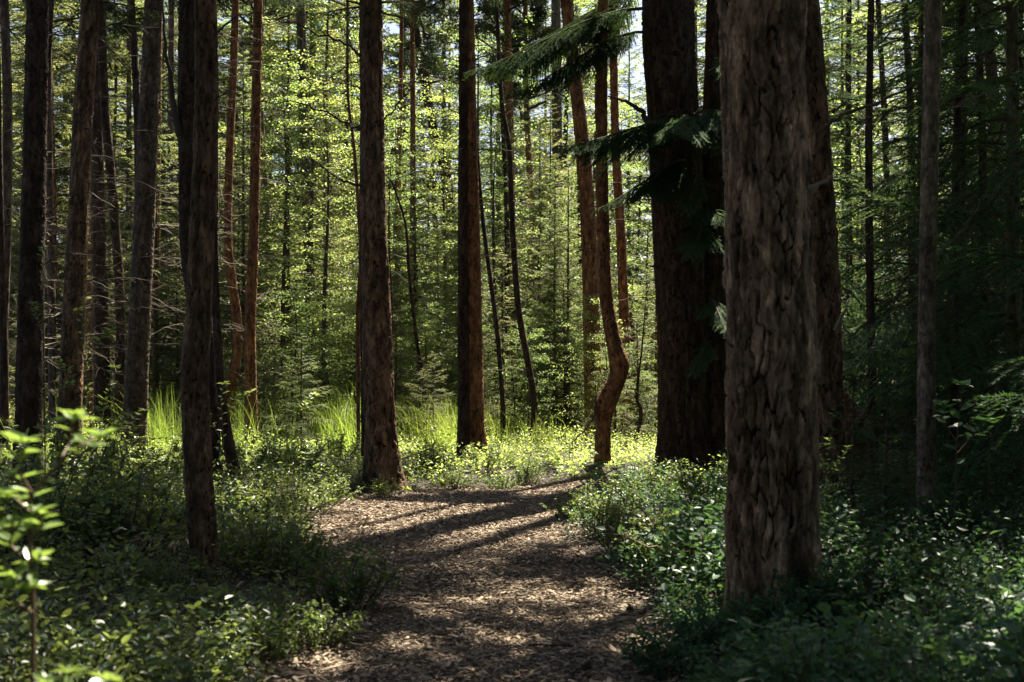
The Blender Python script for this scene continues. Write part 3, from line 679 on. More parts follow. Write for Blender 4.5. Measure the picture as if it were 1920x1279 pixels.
# thin stems between
for k, (lab, d, pts, H, bk, nm, ct, nb) in enumerate((
    ('thin dark bent stem with zigzag crown stem, right of the paired pines', 27, [(1000, 830, 13), (1001, 750, 12), (990, 680, 12), (975, 600, 12), (967, 520, 11), (960, 400, 10), (955, 280, 9), (940, 180, 8), (930, -20, 6)], 9, 'bark_dark', 'pine_tree', 'pine tree', 9),
    ('thin straight dark stem leaning left, close right of the paired pines', 27.5, [(946, 838, 10), (942, 750, 9), (932, 620, 9), (915, 490, 8), (903, 390, 7), (893, 250, 5)], 7, 'bark_dark', 'sapling', 'sapling', 5),
    ('orange brown pine trunk standing behind the thin bent stem', 38, [(965, 770, 22), (964, 680, 20), (963, 560, 19), (958, 400, 17), (955, 200, 15), (950, -20, 13)], 14, 'bark_red', 'pine_tree', 'pine tree', 12),
    ('pale mossy trunk in the clearing between the paired pines and crooked red pine', 44, [(1051, 740, 27), (1050, 640, 24), (1048, 500, 21), (1045, 300, 19), (1042, -20, 17)], 18, 'bark_mossy', 'pine_tree', 'pine tree', 10),
    ('dark slim trunk with many twigs between the stout pine and paired pines', 36, [(777, 790, 17), (775, 650, 15), (774, 450, 12), (774, 250, 10), (773, -20, 8)], 15, 'bark_red', 'pine_tree', 'pine tree', 12),
    ('wiry dark sapling rising behind the stout pine on its right', 29, [(798, 800, 7), (795, 720, 6), (783, 650, 6), (768, 520, 6), (760, 420, 4), (735, 340, 3)], 5.5, 'bark_dark', 'sapling', 'sapling', 7),
    ('dark leaning trunk far behind, between the stout pine and paired pines', 47, [(868, 760, 22), (860, 560, 22), (840, 350, 20), (812, 235, 18), (780, 60, 16)], 15, 'bark_dark', 'pine_tree', 'pine tree', 6),
    ('slim reddish trunk near the thin bent stem, its right', 40, [(1008, 760, 13), (1007, 600, 12), (998, 400, 11), (987, 200, 10), (985, -20, 8)], 13, 'bark_red', 'pine_tree', 'pine tree', 12),
    ('slim reddish trunk showing left of the crooked red pine', 33, [(1140, 800, 16), (1138, 700, 14), (1128, 600, 13)], 2.9, 'bark_red', 'tree_snag', 'dead tree', 0))):
    t, ax, rd = MT(lab, d, pts, H, bk, nm, ct, crown=(1 if H > 12 else None), cz=H - 4.5, seed=50 + k, depth=.006, flare=.15)
    if nb: auto_branches(t, ax, rd, nb, 1.5, min(H, FRAME_TOP(d)) - .5, 1.1, 500 + k, r0=.007)
# left side
t, ax, rd = MT('rough dark trunk leaning slightly, nearest on the left, foot in bilberry bushes', 9.75,
   [(386, 1120, 54), (382, 1040, 50), (374, 920, 50), (368, 800, 50), (366, 700, 50), (374, 560, 46), (380, 400, 45), (386, 250, 43), (387, 100, 41), (384, -20, 40)],
   14, 'bark_pine', cw=.035, ch=.15, depth=.010, flare=.12, seed=31, land='nearest left trunk', crown=0, cz=5.4)
for k, (pts, r0) in enumerate((([(402, 190), (425, 172), (450, 163)], .007), ([(368, 178), (340, 165), (300, 170), (262, 168)], .006), ([(405, 430), (420, 428), (432, 433)], .006), ([(405, 60), (450, 30), (520, 25)], .009))):
    px_branch(t, 9.7, pts, r0, 310 + k, 4)
t, ax, rd = MT('forked trunk standing right behind the nearest left trunk', 18,
   [(398, 900, 34), (394, 800, 34), (382, 640, 38), (360, 480, 40), (354, 300, 38), (353, 120, 36), (352, -20, 34)], 15, 'bark_dark', seed=32, crown=0, cz=9)
px_branch(t, 17.9, [(346, 285), (333, 240), (322, 180), (312, 100), (304, -10)], .055, 33, 3, 'limb', .3, label='upright left fork of the stem')
auto_branches(t, ax, rd, 18, 2.0, 6, 1.4, 320, 'limb')
t, ax, rd = MT('dark crooked stem bending down to the right of the nearest left trunk', 15,
   [(443, 990, 22), (446, 920, 24), (436, 870, 23), (423, 800, 20), (413, 720, 18), (406, 600, 15), (402, 480, 13)], 5.5, 'bark_dark', 'sapling', 'sapling', crown=None, seed=34, depth=.004, flare=.05)
auto_branches(t, ax, rd, 3, 1, 2.4, .6, 340, 'limb', r0=.006)
t, ax, rd = MT('almost black trunk at the left edge of the clearing, broadest there', 16,
   [(52, 960, 52), (53, 820, 49), (56, 620, 45), (62, 400, 43), (66, 200, 41), (71, -20, 39)], 16, 'bark_dark', seed=35, land='black left trunk', crown=2, cz=8)
auto_branches(t, ax, rd, 6, 2, 5.5, 1.1, 350, 'limb')
t, ax, rd = MT('dark leaning trunk with scaly bark, next to the almost black one', 19,
   [(128, 890, 44), (131, 760, 42), (138, 600, 40), (146, 420, 37), (155, 220, 35), (166, 60, 34), (171, -20, 33)], 16, 'bark_pine', seed=36, crown=0, cz=8.5, land='leaning scaly trunk')
auto_branches(t, ax, rd, 16, 1.8, 6.4, 1.4, 360, 'limb')
t, ax, rd = MT('grey brown tapering trunk with fine scales, leaning right, left of the nearest left trunk', 22,
   [(248, 860, 46), (255, 740, 42), (262, 600, 40), (270, 420, 38), (277, 250, 36), (284, 100, 33), (288, -20, 31)], 17, 'bark_grey', seed=37, crown=0, cz=10, cw=.04, ch=.09, land='grey brown trunk')
auto_branches(t, ax, rd, 20, 2.0, 7, 1.5, 370, 'limb')
for k, (lab, d, pts, H, bk, nb) in enumerate((
    ('thin curved dark trunk bowing right, between the leaning scaly and grey brown trunks', 27, [(223, 800, 20), (224, 700, 19), (226, 600, 17), (220, 480, 17), (208, 330, 17), (196, 190, 16), (188, -20, 15)], 14, 'bark_dark', 12),
    ('dark trunk directly left of the thin curved one', 29, [(192, 800, 30), (191, 640, 27), (186, 450, 24), (182, 250, 22), (180, -20, 20)], 15, 'bark_dark', 10),
    ('reddish thin trunk hidden behind the dark ones at left', 34, [(168, 780, 14), (167, 600, 13), (166, 300, 12), (170, -20, 10)], 14, 'bark_red', 10),
    ('spindly dark trunk at the extreme left edge', 24, [(8, 850, 17), (8, 700, 16), (5, 560, 14), (0, 400, 13), (-8, -20, 12)], 13, 'bark_dark', 8),
    ('dim thin trunk between the almost black and leaning scaly trunks', 30, [(98, 800, 16), (97, 600, 14), (92, 300, 13), (90, -20, 11)], 14, 'bark_grey', 12),
    ('slender trunk right behind the grey brown one', 36, [(292, 780, 16), (292, 600, 15), (294, 300, 14), (298, -20, 12)], 14, 'bark_red', 14),
    ('slim wavy pale pine stem, left of the thin red trunk', 27, [(432, 800, 19), (433, 735, 19), (444, 660, 19), (444, 600, 18), (434, 520, 17), (427, 440, 16), (430, 300, 15), (438, 120, 14), (442, -20, 13)], 14, 'bark_red', 16),
    ('dusky trunk left of the stout pine carrying a shelf of fungus', 33, [(585, 800, 22), (584, 640, 21), (578, 440, 20), (570, 240, 19), (565, 60, 17), (563, -20, 16)], 15, 'bark_mossy', 14),
    ('slim trunk seen behind the thin red trunk, on its right', 37, [(512, 790, 15), (510, 600, 14), (495, 330, 13), (486, 150, 12), (490, -20, 11)], 14, 'bark_grey', 14),
    ('pale thin trunk half way between nearest left trunk and leaning scaly trunk, far back', 40, [(318, 770, 12), (318, 500, 11), (322, -20, 9)], 14, 'bark_grey', 14))):
    t, ax, rd = MT(lab, d, pts, H, bk, crown=(1 if k % 2 == 0 else None), cz=H - 4, seed=70 + k, depth=.006, flare=.15)
    auto_branches(t, ax, rd, int(nb * 1.7), 1.2, min(H, FRAME_TOP(d)) - .4, 1.4, 700 + k, r0=.0055, ntw=7)
    if 'fungus' in lab:
        mb = MB(); c = P(576, 157, 32.75); th = np.linspace(0, 2 * PI, 19)[:-1]
        prof = [(.02, .11), (.10, .10), (.17, .05), (.19, .01), (.16, -.03), (.03, -.14)]
        rows = np.array([[c + [ra * math.cos(a) * (1 + .08 * math.sin(3 * a)), ra * math.sin(a) * .7, zz] for a in th] for ra, zz in prof])
        i = np.arange(5)[:, None] * 18; j = np.arange(18)[None]
        mb.add(rows.reshape(-1, 3), np.stack([i + j, i + (j + 1) % 18, i + 18 + (j + 1) % 18, i + 18 + j], -1).reshape(-1, 4)); mb.add(rows[0], [list(range(18))]); mb.add(rows[-1], [list(range(18))])
        mb.build('bracket_fungus', M['fungus'], t, smooth=True)
t, ax, rd = MT('thin red barked pine stem, straight and bare, left of the stout pine', 24.5,
   [(472, 870, 25), (471, 780, 22), (469, 620, 20), (474, 480, 19), (478, 330, 18), (481, 160, 17), (484, -20, 16)], 15, 'bark_red', seed=38, land='thin red trunk', crown=1, cz=9.5)
auto_branches(t, ax, rd, 14, 2.2, 7.6, 1.1, 380)

# broken stump with a dark root arm, right of the second trunk
root = thing('tree_stump', 'weathered broken stump with a dark root arm, behind the nearest thick pine', 'stump', (3.25, 14.3, .1))
mb = MB()
cc = [np.append(P(x, y, 14.3), w_) for x, y, w_ in ((1602, 900, .20), (1600, 850, .19), (1594, 800, .16), (1584, 765, .10), (1574, 735, .04))]
trunk(mb, np.array(cc), 40, .012, 9, .05, .14, .03, .2, 44); mb.build('stump_body', M['bark_grey'], root, smooth=True)
mb = MB(); tube(mb, catmull([P(1590, 830, 14.15), P(1610, 790, 14.05), P(1626, 775, 14.0), P(1634, 752, 13.9), P(1640, 742, 13.9)], 4), np.linspace(.05, .012, 17), 8, 0, .1)
mb.build('root_arm', M['limb'], root)
hang('grey brown tapering trunk', 22, ((288, 20, .2, 2.0, .1, .6), (285, 60, PI - .2, 1.8, .05, .6), (286, -40, -.5, 2.4, .0, .6), (284, -30, PI + .4, 2.4, .0, .6)), 4200)
hang('dark leaning trunk with scaly', 19, ((166, 30, .1, 1.7, .05, .6), (162, -30, PI, 2.0, .0, .6), (168, -45, -.3, 2.1, .0, .65)), 4400)
hang('right and thicker stem', 22, ((884, -10, .1, 1.8, .0, .6), (876, 15, PI - .1, 1.7, .05, .6), (882, -60, -.3, 2.3, .0, .6)), 4600)
hang('thin red barked pine stem', 24.5, ((486, 10, .2, 1.9, .0, .6), (482, -20, PI, 1.8, .0, .6)), 4700)
# fallen log in the grass
root = thing('fallen_log', 'dark fallen log lying in the tall grass left of the stout pine', 'log', tuple(P(560, 800, 26.5)))
mb = MB(); a, b = P(470, 800, 26.8), P(618, 788, 26.3)
trunk(mb, np.array([np.append(a + (b - a) * s, .075 - .02 * s) for s in (0, .33, .66, 1)]), 16, .05, 99, .05, .13, .008, 0, 45); mb.build('log_body', M['bark_dark'], root, smooth=True)
px_branch(root, 26.3, [(600, 790), (612, 775), (622, 768)], .02, 46, 2)
for k, (pts, d, lab) in enumerate((([(740, 585), (765, 580), (800, 562), (835, 550)], 30, 'pale bare pole leaning among the twigs right of the stout pine'),
                                   ([(1010, 650), (1070, 690), (1090, 700)], 30, 'thin pale fallen stick hanging before the clearing'),
                                   ([(200, 570), (245, 566), (300, 572), (345, 588)], 26, 'pale broken pole hung between trunks on the left'))):
    p = [P(x, y, d + .2 * q) for q, (x, y) in enumerate(pts)]
    root = thing('fallen_pole', lab, 'pole', tuple(p[0])); mb = MB(); dead_branch(mb, p, .03, np.random.default_rng(k), 3, n=6, tint=.7); mb.build('pole', M['cut'], root)

# ------------------------------------------------------------------ trees far behind, told apart by where they stand
def origin_axis(z): return np.array([0, 0, z])
def spruce_kind(seed, H, rb, nb, z0, nlen, nwid, nspace, mat, tert=False, sp2=.12, live0=0., droop=.5, tr=None):
    r = np.random.default_rng(seed); tb = MB()
    c = trunk(tb, np.array([[0, 0, -.15, tr or .0055 * H + .02], [.03, .02, H * .4, .004 * H + .012], [0, 0, H, .008]]), 12, .12, 99, .06, .14, .006, .15, seed)
    cb = MB(); spruce_boughs(cb, origin_axis, z0, H, rb, nb, r, nlen, nwid, nspace, sp2, tert, live0=live0, droop=droop)
    return [('trunk', tb.mesh('spruce_trunk', M['bark_mossy'], True)), ('crown', cb.mesh('spruce_crown', [M[mat], M['limb']]))]
def tangle(seed, z0, z1, nb, L, mat='twig'):
    """bare lower branches and their maze of dead twigs"""
    r = np.random.default_rng(seed); mb = MB()
    for k in range(nb):
        z = r.uniform(z0, z1); a = r.random() * 6.283; l = L * r.uniform(.4, 1.15); hd = np.array([math.cos(a), math.sin(a), 0])
        b = np.array([0, 0, z]); e = b + hd * l + [0, 0, l * r.normal(-.05, .22)]
        dead_branch(mb, [b, (b + e) / 2 + [0, 0, l * r.normal(.06, .08)], e], .011, r, 7, tint=r.uniform(.25, .7), twl=.42, n=3)
    return mb.mesh('dead_twigs', M[mat])
TANG = [tangle(901, .8, 7.5, 55, 1.5), tangle(902, 1.2, 9, 60, 1.7), tangle(903, .6, 6, 45, 1.3)]
TANGD = [tangle(911, .5, 8.5, 70, 2.2, 'limb'), tangle(912, .8, 9, 70, 2.0, 'limb')]
TALL = [spruce_kind(601, 19, 2.9, 190, .8, .085, .024, .022, 'needle', live0=.0), spruce_kind(602, 22, 3.1, 200, 1.5, .085, .024, .022, 'needle', live0=.0), spruce_kind(603, 16, 2.6, 170, .4, .08, .022, .021, 'needle', live0=.0)]
MID = [spruce_kind(611, 9, 2.0, 150, .3, .065, .016, .017, 'needle', live0=.08), spruce_kind(612, 7, 1.9, 120, .2, .06, .015, .016, 'needle'), spruce_kind(613, 11, 2.1, 160, .6, .065, .016, .017, 'needle', live0=.0)]
YOUNGT = [spruce_kind(623, 2.4, 1.15, 52, .08, .03, .007, .009, 'needle_near', sp2=.08)]
YOUNG = [spruce_kind(621, 3.2, 1.2, 60, .12, .032, .008, .010, 'needle', sp2=.09), spruce_kind(622, 2.2, 1.0, 48, .08, .03, .0065, .009, 'needle', sp2=.08)]
DARK = [spruce_kind(631, 15, 2.9, 210, .5, .06, .014, .014, 'needle_near', live0=.06, sp2=.10, droop=.75), spruce_kind(632, 13, 2.6, 190, .3, .055, .013, .014, 'needle_near', live0=.05, sp2=.10, droop=.8)]
def broad_kind(seed, H, rad, nbr, lpb, ll, mat='leaf_bright', z0=.8):
    r = np.random.default_rng(seed); tb = MB(); pth = np.array([[0, 0, -.1], [.1, .05, H * .35], [-.05, .1, H * .7], [.1, 0, H]])
    tube(tb, catmull(pth, 8), np.linspace(.008 * H + .012, .006, 25), 8, 0, .4)
    cb = MB(); PP = []; DD = []; UU = []
    for k in range(nbr):
        z = z0 + (H - z0) * (k + r.random()) / nbr; a = k * 2.4 + r.normal(0, .4); L = rad * r.uniform(.5, 1.1) * (1 - .55 * z / H)
        hd = np.array([math.cos(a), math.sin(a), .22]); p = np.array([0, 0, z]) + hd * L * np.linspace(0, 1, 5)[:, None]; p[:, 2] += np.linspace(0, 1, 5)**2 * -.12 * L
        tube(cb, p, np.linspace(.010, .003, 5), 4, 1, .4)
        n = int(lpb * r.uniform(.6, 1.3)); s = .25 + .8 * r.random(n); q = p[0] + (p[-1] - p[0]) * s[:, None]
        sd = np.array([-hd[1], hd[0], 0]); off = r.normal(0, .26, n) * L
        PP.append(q + sd * off[:, None] + np.stack([0 * s, 0 * s, r.normal(0, .05, n) - .1 * np.abs(off)], 1)); DD.append(hd * .5 + sd * np.sign(off)[:, None] + r.normal(0, .45, (n, 3)) + [0, 0, -.25]); UU.append(r.normal(0, .35, (n, 3)) + [0, 0, 1])
    PP, DD, UU = map(np.vstack, (PP, DD, UU)); n = len(PP)
    leaves(cb, PP, DD, UU, ll * r.uniform(.6, 1.15, n), ll * .62 * r.uniform(.7, 1.1, n), r.random(n), 0, .1, .1)
    return [('trunk', tb.mesh('broadleaf_stem', M['limb'], True)), ('crown', cb.mesh('broadleaf_crown', [M[mat], M['stem']]))]
BROAD = [broad_kind(641, 8, 2.2, 40, 95, .085), broad_kind(642, 5, 1.8, 30, 85, .075), broad_kind(643, 12, 2.8, 52, 110, .095)]
def stem_kind(seed, H, r0, mat, crown=1):
    tb = MB(); r = np.random.default_rng(seed)
    trunk(tb, np.array([[0, 0, -.15, r0], [r.normal(0, .15), .1, H * .35, r0 * .8], [r.normal(0, .2), 0, H * .7, r0 * .55], [0, 0, H, .02]]), 16, .10, 99, .05, .13, .008, .2, seed)
    return tb.mesh('bare_trunk', M[mat], True)
STEMS = [stem_kind(651, 16, .09, 'bark_red'), stem_kind(652, 17, .10, 'bark_grey'), stem_kind(653, 16, .08, 'bark_dark')]

BG = []                                                            # (x px, kind phrase, root)
def put(kind, name, phrase, cat, group, px, d, sc_=1, rz=None, tang=False):
    X = (px - 960) / FPX * d; z = float(gz(X, d)) if abs(X) < 30 else .1
    root = thing(name, None, cat, (X, d, z), group, rng.random() * 6.28 if rz is None else rz, sc_)
    for nm, me in kind: place(nm, me, root)
    if tang: tag(place('dead_twigs', TANG[int(px) % 3], root, (0, 0, .3)), kind='stuff')
    BG.append((px, phrase, root, d)); return root
r = np.random.default_rng(77)
def spread(n, lo, hi, j=.8): return lo + (hi - lo) * (np.arange(n) + .5 + r.uniform(-j, j, n) * .5) / n
for px in spread(30, -120, 2040): put(TALL[r.integers(3)], 'spruce_tree', 'tall spruce far back', 'spruce', 'tall spruces closing the view', px, r.uniform(60, 82), r.uniform(1.25, 1.6))
for px in spread(30, -100, 2020): put(TALL[r.integers(3)], 'spruce_tree', 'tall spruce far back', 'spruce', 'tall spruces closing the view', px, r.uniform(50, 62), r.uniform(.9, 1.25), tang=r.random() < .5)
for px in spread(18, -140, 640): put(TALL[r.integers(3)], 'spruce_tree', 'tall spruce far back', 'spruce', 'tall spruces closing the view', px, r.uniform(42, 54), r.uniform(.9, 1.2), tang=True)
for px in spread(15, -80, 1500): put(MID[r.integers(3)], 'spruce_tree', 'mid height spruce behind', 'spruce', 'mid height spruces in the background', px, r.uniform(37, 45), r.uniform(.7, 1.1), tang=True)
for px in spread(12, 20, 1260): put(MID[r.integers(3)], 'spruce_tree', 'mid height spruce behind', 'spruce', 'mid height spruces in the background', px, r.uniform(30, 37), r.uniform(.42, .75), tang=r.random() < .6)
for px, d, s in ((545, 34, 1), (620, 37, 1.1), (500, 41, 1.2), (745, 39, .9), (800, 42, 1.15), (655, 46, 1.3), (920, 46, 1.1), (1000, 43, 1.), (1160, 40, 1.1), (1185, 36, .8), (1330, 38, 1.2), (1575, 36, 1.1), (1640, 39, 1.2), (1560, 44, 1.3), (1700, 42, 1.2), (850, 50, 1.4), (580, 31, .8), (690, 33, .9), (780, 34, .7), (440, 36, 1), (1015, 36, .8), (930, 34, .7), (1120, 45, 1.3), (620, 43, 1.2), (720, 50, 1.4), (1490, 40, 1.2), (1610, 33, .9), (1080, 52, 1.5), (990, 54, 1.5),
  (470, 47, 1.4), (270, 52, 1.5), (560, 49, 1.5), (640, 53, 1.6), (760, 45, 1.4), (830, 41, 1.0), (880, 53, 1.5), (950, 49, 1.4), (1050, 41, .9), (1140, 50, 1.5), (1200, 47, 1.3), (1280, 50, 1.4), (1400, 47, 1.4), (1530, 52, 1.5), (1620, 49, 1.5), (1700, 53, 1.5), (1810, 48, 1.4), (1890, 44, 1.3), (670, 30, .6), (530, 30.5, .7), (610, 29, .6), (730, 31, .65), (900, 38, .9), (1560, 38, 1.1), (1590, 45, 1.4), (1680, 36, 1.0)):
    put(BROAD[r.integers(3)], 'broadleaf_tree', 'bright leafy tree', 'leafy tree', 'young leafy trees lit from behind', px, d, s * r.uniform(.8, 1.05))
for px in spread(8, 440, 1260): put(MID[r.integers(3)], 'spruce_tree', 'mid height spruce behind', 'spruce', 'mid height spruces in the background', px, r.uniform(29, 37), r.uniform(.55, .95), tang=r.random() < .4)
for px in spread(30, 430, 1260): put(BROAD[1], 'broadleaf_sapling', 'low leafy sapling', 'sapling', 'low leafy saplings in the clearing', px, r.uniform(25.5, 36), r.uniform(.28, .62))
for px in spread(12, 420, 1240): put(YOUNG[r.integers(2)], 'young_spruce', 'small spruce in clearing', 'young spruce', 'young spruces in the undergrowth', px, r.uniform(26, 34), r.uniform(.6, 1.25))
for px in spread(7, 380, 1750): put(BROAD[2], 'broadleaf_tree', 'bright leafy tree', 'leafy tree', 'young leafy trees lit from behind', px, r.uniform(54, 62), r.uniform(1.4, 1.75))
for px in spread(7, -40, 1240):
    k = r.integers(3); d = r.uniform(31, 50)
    rt = put([('trunk', STEMS[k])], 'pine_tree', 'bare trunk far back', 'pine tree', 'bare trunks in the background', px, d, r.uniform(.8, 1.15))
    tag(place('dead_twigs', TANG[r.integers(3)], rt), kind='stuff'); place('crown', CROWNS[1], rt, (0, 0, 12))
for px in spread(6, -40, 470):
    k = r.integers(3); d = r.uniform(24, 31)
    rt = put([('trunk', STEMS[k])], 'pine_tree', 'slender twiggy trunk', 'pine tree', 'twiggy trunks on the left', px, d, r.uniform(.8, 1.05))
    tag(place('dead_twigs', TANG[r.integers(3)], rt), kind='stuff'); place('crown', CROWNS[1], rt, (0, 0, 12))
# dark drooping spruces on the right
for px, d, s, k in ((1905, 15.5, 1.0, 1), (1725, 20, .8, 1), (1530, 20.5, .7, 1), (1990, 20, 1.1, 0), (1800, 27, 1.15, 1), (1900, 29, 1.2, 0), (2100, 25, 1.2, 1)):  # the one straight behind the second trunk is added to shade the right bank
    put(DARK[k], 'spruce_tree', 'dark drooping spruce', 'spruce', 'dark drooping spruces on the right', px, d, s)
# unseen trees added beside and behind the viewer to block sky and sun
for X, Y, s, k in ((-8, 2, 1, 0), (6.4, 12.3, 1.1, 1), (5.6, 9.2, 1.0, 0), (-6.5, -5, 1.1, 1), (-2, -8, 1, 0), (3, -7, 1.1, 1), (7, -3, 1, 0), (6.5, 4, 1., 1), (8, 10, 1.1, 0), (-9.5, 9, 1, 1), (-12, 16, 1.1, 0), (12, 16, 1.1, 1), (0, -14, 1.2, 0), (-11, -9, 1.2, 1), (10, -10, 1.2, 0), (-15, 4, 1.2, 1), (14, 3, 1.2, 0), (5, -14, 1.2, 1), (-6, -15, 1.2, 0)):
    rt = thing('spruce_tree', 'dark spruce added for shade beside or behind the viewer, out of the picture', 'spruce', (X, Y, float(gz(X, Y))), 'spruces around the viewer', X, s)
    for nm, me in DARK[k]: place(nm, me, rt)
for X, Y, s, k in ((-2.7, 3.2, 1.25, 2), (2.6, 3.4, 1.3, 2), (-4.6, .5, 1.3, 0), (4.9, 1.0, 1.35, 2), (-1.2, -2.5, 1.4, 2), (2.0, -3.5, 1.35, 0), (-6.2, 5.0, 1.35, 2), (-3.6, -5.5, 1.4, 0), (5.2, -4.5, 1.4, 2), (0.4, -6.5, 1.4, 2), (-6.8, -1.5, 1.4, 2), (4.4, 5.8, 1.2, 0)):
    rt = thing('pine_tree', 'pine added for shade beside or behind the viewer, out of the picture', 'pine tree', (X, Y, float(gz(X, Y))), 'pines around the viewer', X, s)
    place('trunk', STEMS[1], rt); place('crown', CROWNS[k], rt, (0, 0, 4.6))
for px, d, s in ((1640, 19, .75), (1705, 23, .9), (1790, 16.5, .7), (1850, 19.5, .8), (1600, 27, .9), (1665, 30, 1.0), (1740, 33, 1.0), (1910, 23, .9)):
    rt = put([('trunk', STEMS[2])], 'pine_tree', 'dead twiggy trunk', 'pine tree', 'dead twiggy trunks in the dark right side', px, d, s)
    tag(place('dead_twigs', TANGD[int(px) % 2], rt), kind='stuff')
# small spruces in the undergrowth
for px, d, s, k, ph in ((800, 20.3, .34, 1, 'tiny bushy spruce'), (812, 26, .55, 0, 'low dark young spruce'), (565, 23, .62, 0, 'young spruce'), (530, 29, .8, 1, 'young spruce'), (905, 31, .7, 1, 'young spruce'),
                        (1665, 10.4, .52, 1, 'low bushy young spruce'), (1600, 11.6, .50, 1, 'low bushy young spruce'), (1700, 12.9, .42, 0, 'low bushy young spruce'), (700, 30, .9, 0, 'young spruce'), (1260, 30, 1.2, 0, 'young spruce'), (1215, 33, 1.5, 0, 'young spruce'), (330, 31, 1.2, 0, 'young spruce')):
    put(YOUNGT[0] if 'low bushy' in ph else YOUNG[k], 'young_spruce', ph, 'young spruce', 'young spruces in the undergrowth', px, d, s)

# ------------------------------------------------------------------ bushes and saplings near the path
def bush_kind(seed, H, rad, ns, ll, mat, lps=26, spread_=.8):
    r = np.random.default_rng(seed); sb = MB(); lb = MB(); PP = []; DD = []; UU = []
    for k in range(ns):
        a = r.random() * 6.283; q = rad * r.random()**.6; h = H * r.uniform(.55, 1.1) * (1 - .35 * (q / rad)**2)
        b = np.array([math.cos(a) * q * .35, math.sin(a) * q * .35, -.03]); e = np.array([math.cos(a) * q, math.sin(a) * q, h])
        m = (b + e) / 2 + r.normal(0, .06 * H, 3); p = catmull([b, m, e], 5); tube(sb, p, np.linspace(.006, .0018, len(p)), 4, 0, r.random())
        for j in range(5):
            s = r.integers(3, len(p) - 1); d = nrm(r.normal(0, 1, 3) + [0, 0, .5]); l = H * r.uniform(.15, .35); c = p[s]
            sticks(sb, [c], [c + d * l], .0022, .0012, 0, .6)
            n = lps // 5; u = (.2 + .85 * np.arange(n) / n); PP.append(c + d * l * u[:, None]); DD.append(r.normal(0, .8, (n, 3)) + d * .6); UU.append(r.normal(0, .5, (n, 3)) + [0, 0, 1])
        n = lps; u = .35 + .66 * (np.arange(n) + r.random(n)) / n; i0 = np.minimum((u * (len(p) - 1)).astype(int), len(p) - 2)
        PP.append(p[i0] + (p[i0 + 1] - p[i0]) * r.random((n, 1))); g = np.arange(n) * 2.4 + r.random() * 6
        DD.append(np.stack([np.cos(g), np.sin(g), r.normal(.25, .3, n)], 1)); UU.append(r.normal(0, .35, (n, 3)) + [0, 0, 1])
    PP, DD, UU = map(np.vstack, (PP, DD, UU)); n = len(PP)
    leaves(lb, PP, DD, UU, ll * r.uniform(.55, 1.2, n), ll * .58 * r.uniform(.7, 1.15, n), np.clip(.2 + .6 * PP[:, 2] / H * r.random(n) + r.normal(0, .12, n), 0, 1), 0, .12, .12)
    return [('foliage', lb.mesh('bush_leaves', M[mat])), ('stems', sb.mesh('bush_stems', M['stem']))]
BIL = [bush_kind(801, .46, .40, 26, .040, 'leaf_shrub'), bush_kind(802, .36, .46, 28, .036, 'leaf_shrub'), bush_kind(803, .58, .44, 26, .044, 'leaf_shrub')]
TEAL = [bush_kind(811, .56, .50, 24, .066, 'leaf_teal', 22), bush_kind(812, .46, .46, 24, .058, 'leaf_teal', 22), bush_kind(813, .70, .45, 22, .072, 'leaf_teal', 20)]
def bush(kind, px, py, lab, name='bilberry_bush', sc_=1, group=None):
    d = CAMZ * FPX / (py - HOR); X = (px - 960) / FPX * d
    root = thing(name, lab, 'bush', (X, d, float(gz(X, d))), group, rng.random() * 6.28, sc_)
    for nm, me in kind: place(nm.rstrip('s') if nm == 'stems' else nm, me, root)
LEFTB = [(640, 1150, 'glossy bilberry bush jutting over the left edge of the path', 0, 1.0), (585, 1215, 'bilberry bush on the left path edge, just nearer than the jutting one', 1, .8), (575, 1075, 'round bush leaning over the left path edge behind the jutting one', 0, .8), (500, 1240, 'bilberry bush at bottom left of the path, in front of the jutting one', 2, .55),
  (520, 1095, 'bilberry bush behind the jutting one on the left path edge', 2, .85), (462, 1085, 'small leaved bush close right of the foot of the nearest left trunk', 0, .7), (300, 1150, 'shaded bush left of the foot of the nearest left trunk', 2, .6), (500, 1015, 'sunlit flecked bush where the path widens on the left', 2, 1.05),
  (570, 968, 'low bush by the far left edge of the path', 1, .9), (480, 985, 'bush beside the dark crooked stem', 2, 1.1), (620, 945, 'low bush left of the foot of the stout pine', 1, .9), (725, 935, 'tiny bush growing against the foot of the stout pine', 0, .6), (330, 1010, 'broad bush left of the nearest left trunk, half way down', 2, 1.0)]
LEFTB += [(120, 1010, 'tall shaded shrub before the almost black trunk', 2, 2.0), (225, 975, 'tall flecked shrub before the leaning scaly trunk', 0, 1.6), (300, 930, 'tall shrub at the foot of the grey brown trunk', 2, 1.3), (470, 930, 'tall shrub right of the dark crooked stem', 2, 1.2), (560, 915, 'round shrub half way between the thin red trunk and stout pine', 0, 1.3),
  (630, 890, 'shrub left behind the stout pine', 2, 1.1), (30, 1110, 'dark shrub at the left edge near the blurred sapling', 2, 1.7), (190, 1085, 'broad dark shrub low on the left bank', 0, 1.8), (800, 905, 'dark green shrub at the end of the path, right of the stout pine', 0, 1.0), (905, 905, 'sunny shrub at the end of the path before the paired pines', 2, .8), (985, 910, 'bright shrub at the end of the path, right of the paired pines', 0, .8), (850, 918, 'low shrub on the far edge of the path', 1, .8), (940, 918, 'low sunny shrub on the far edge of the path', 1, .7)]
for px, py, lab, k, s in LEFTB: bush(BIL[k], px, py, lab, sc_=s, group='bilberry bushes left of the path')
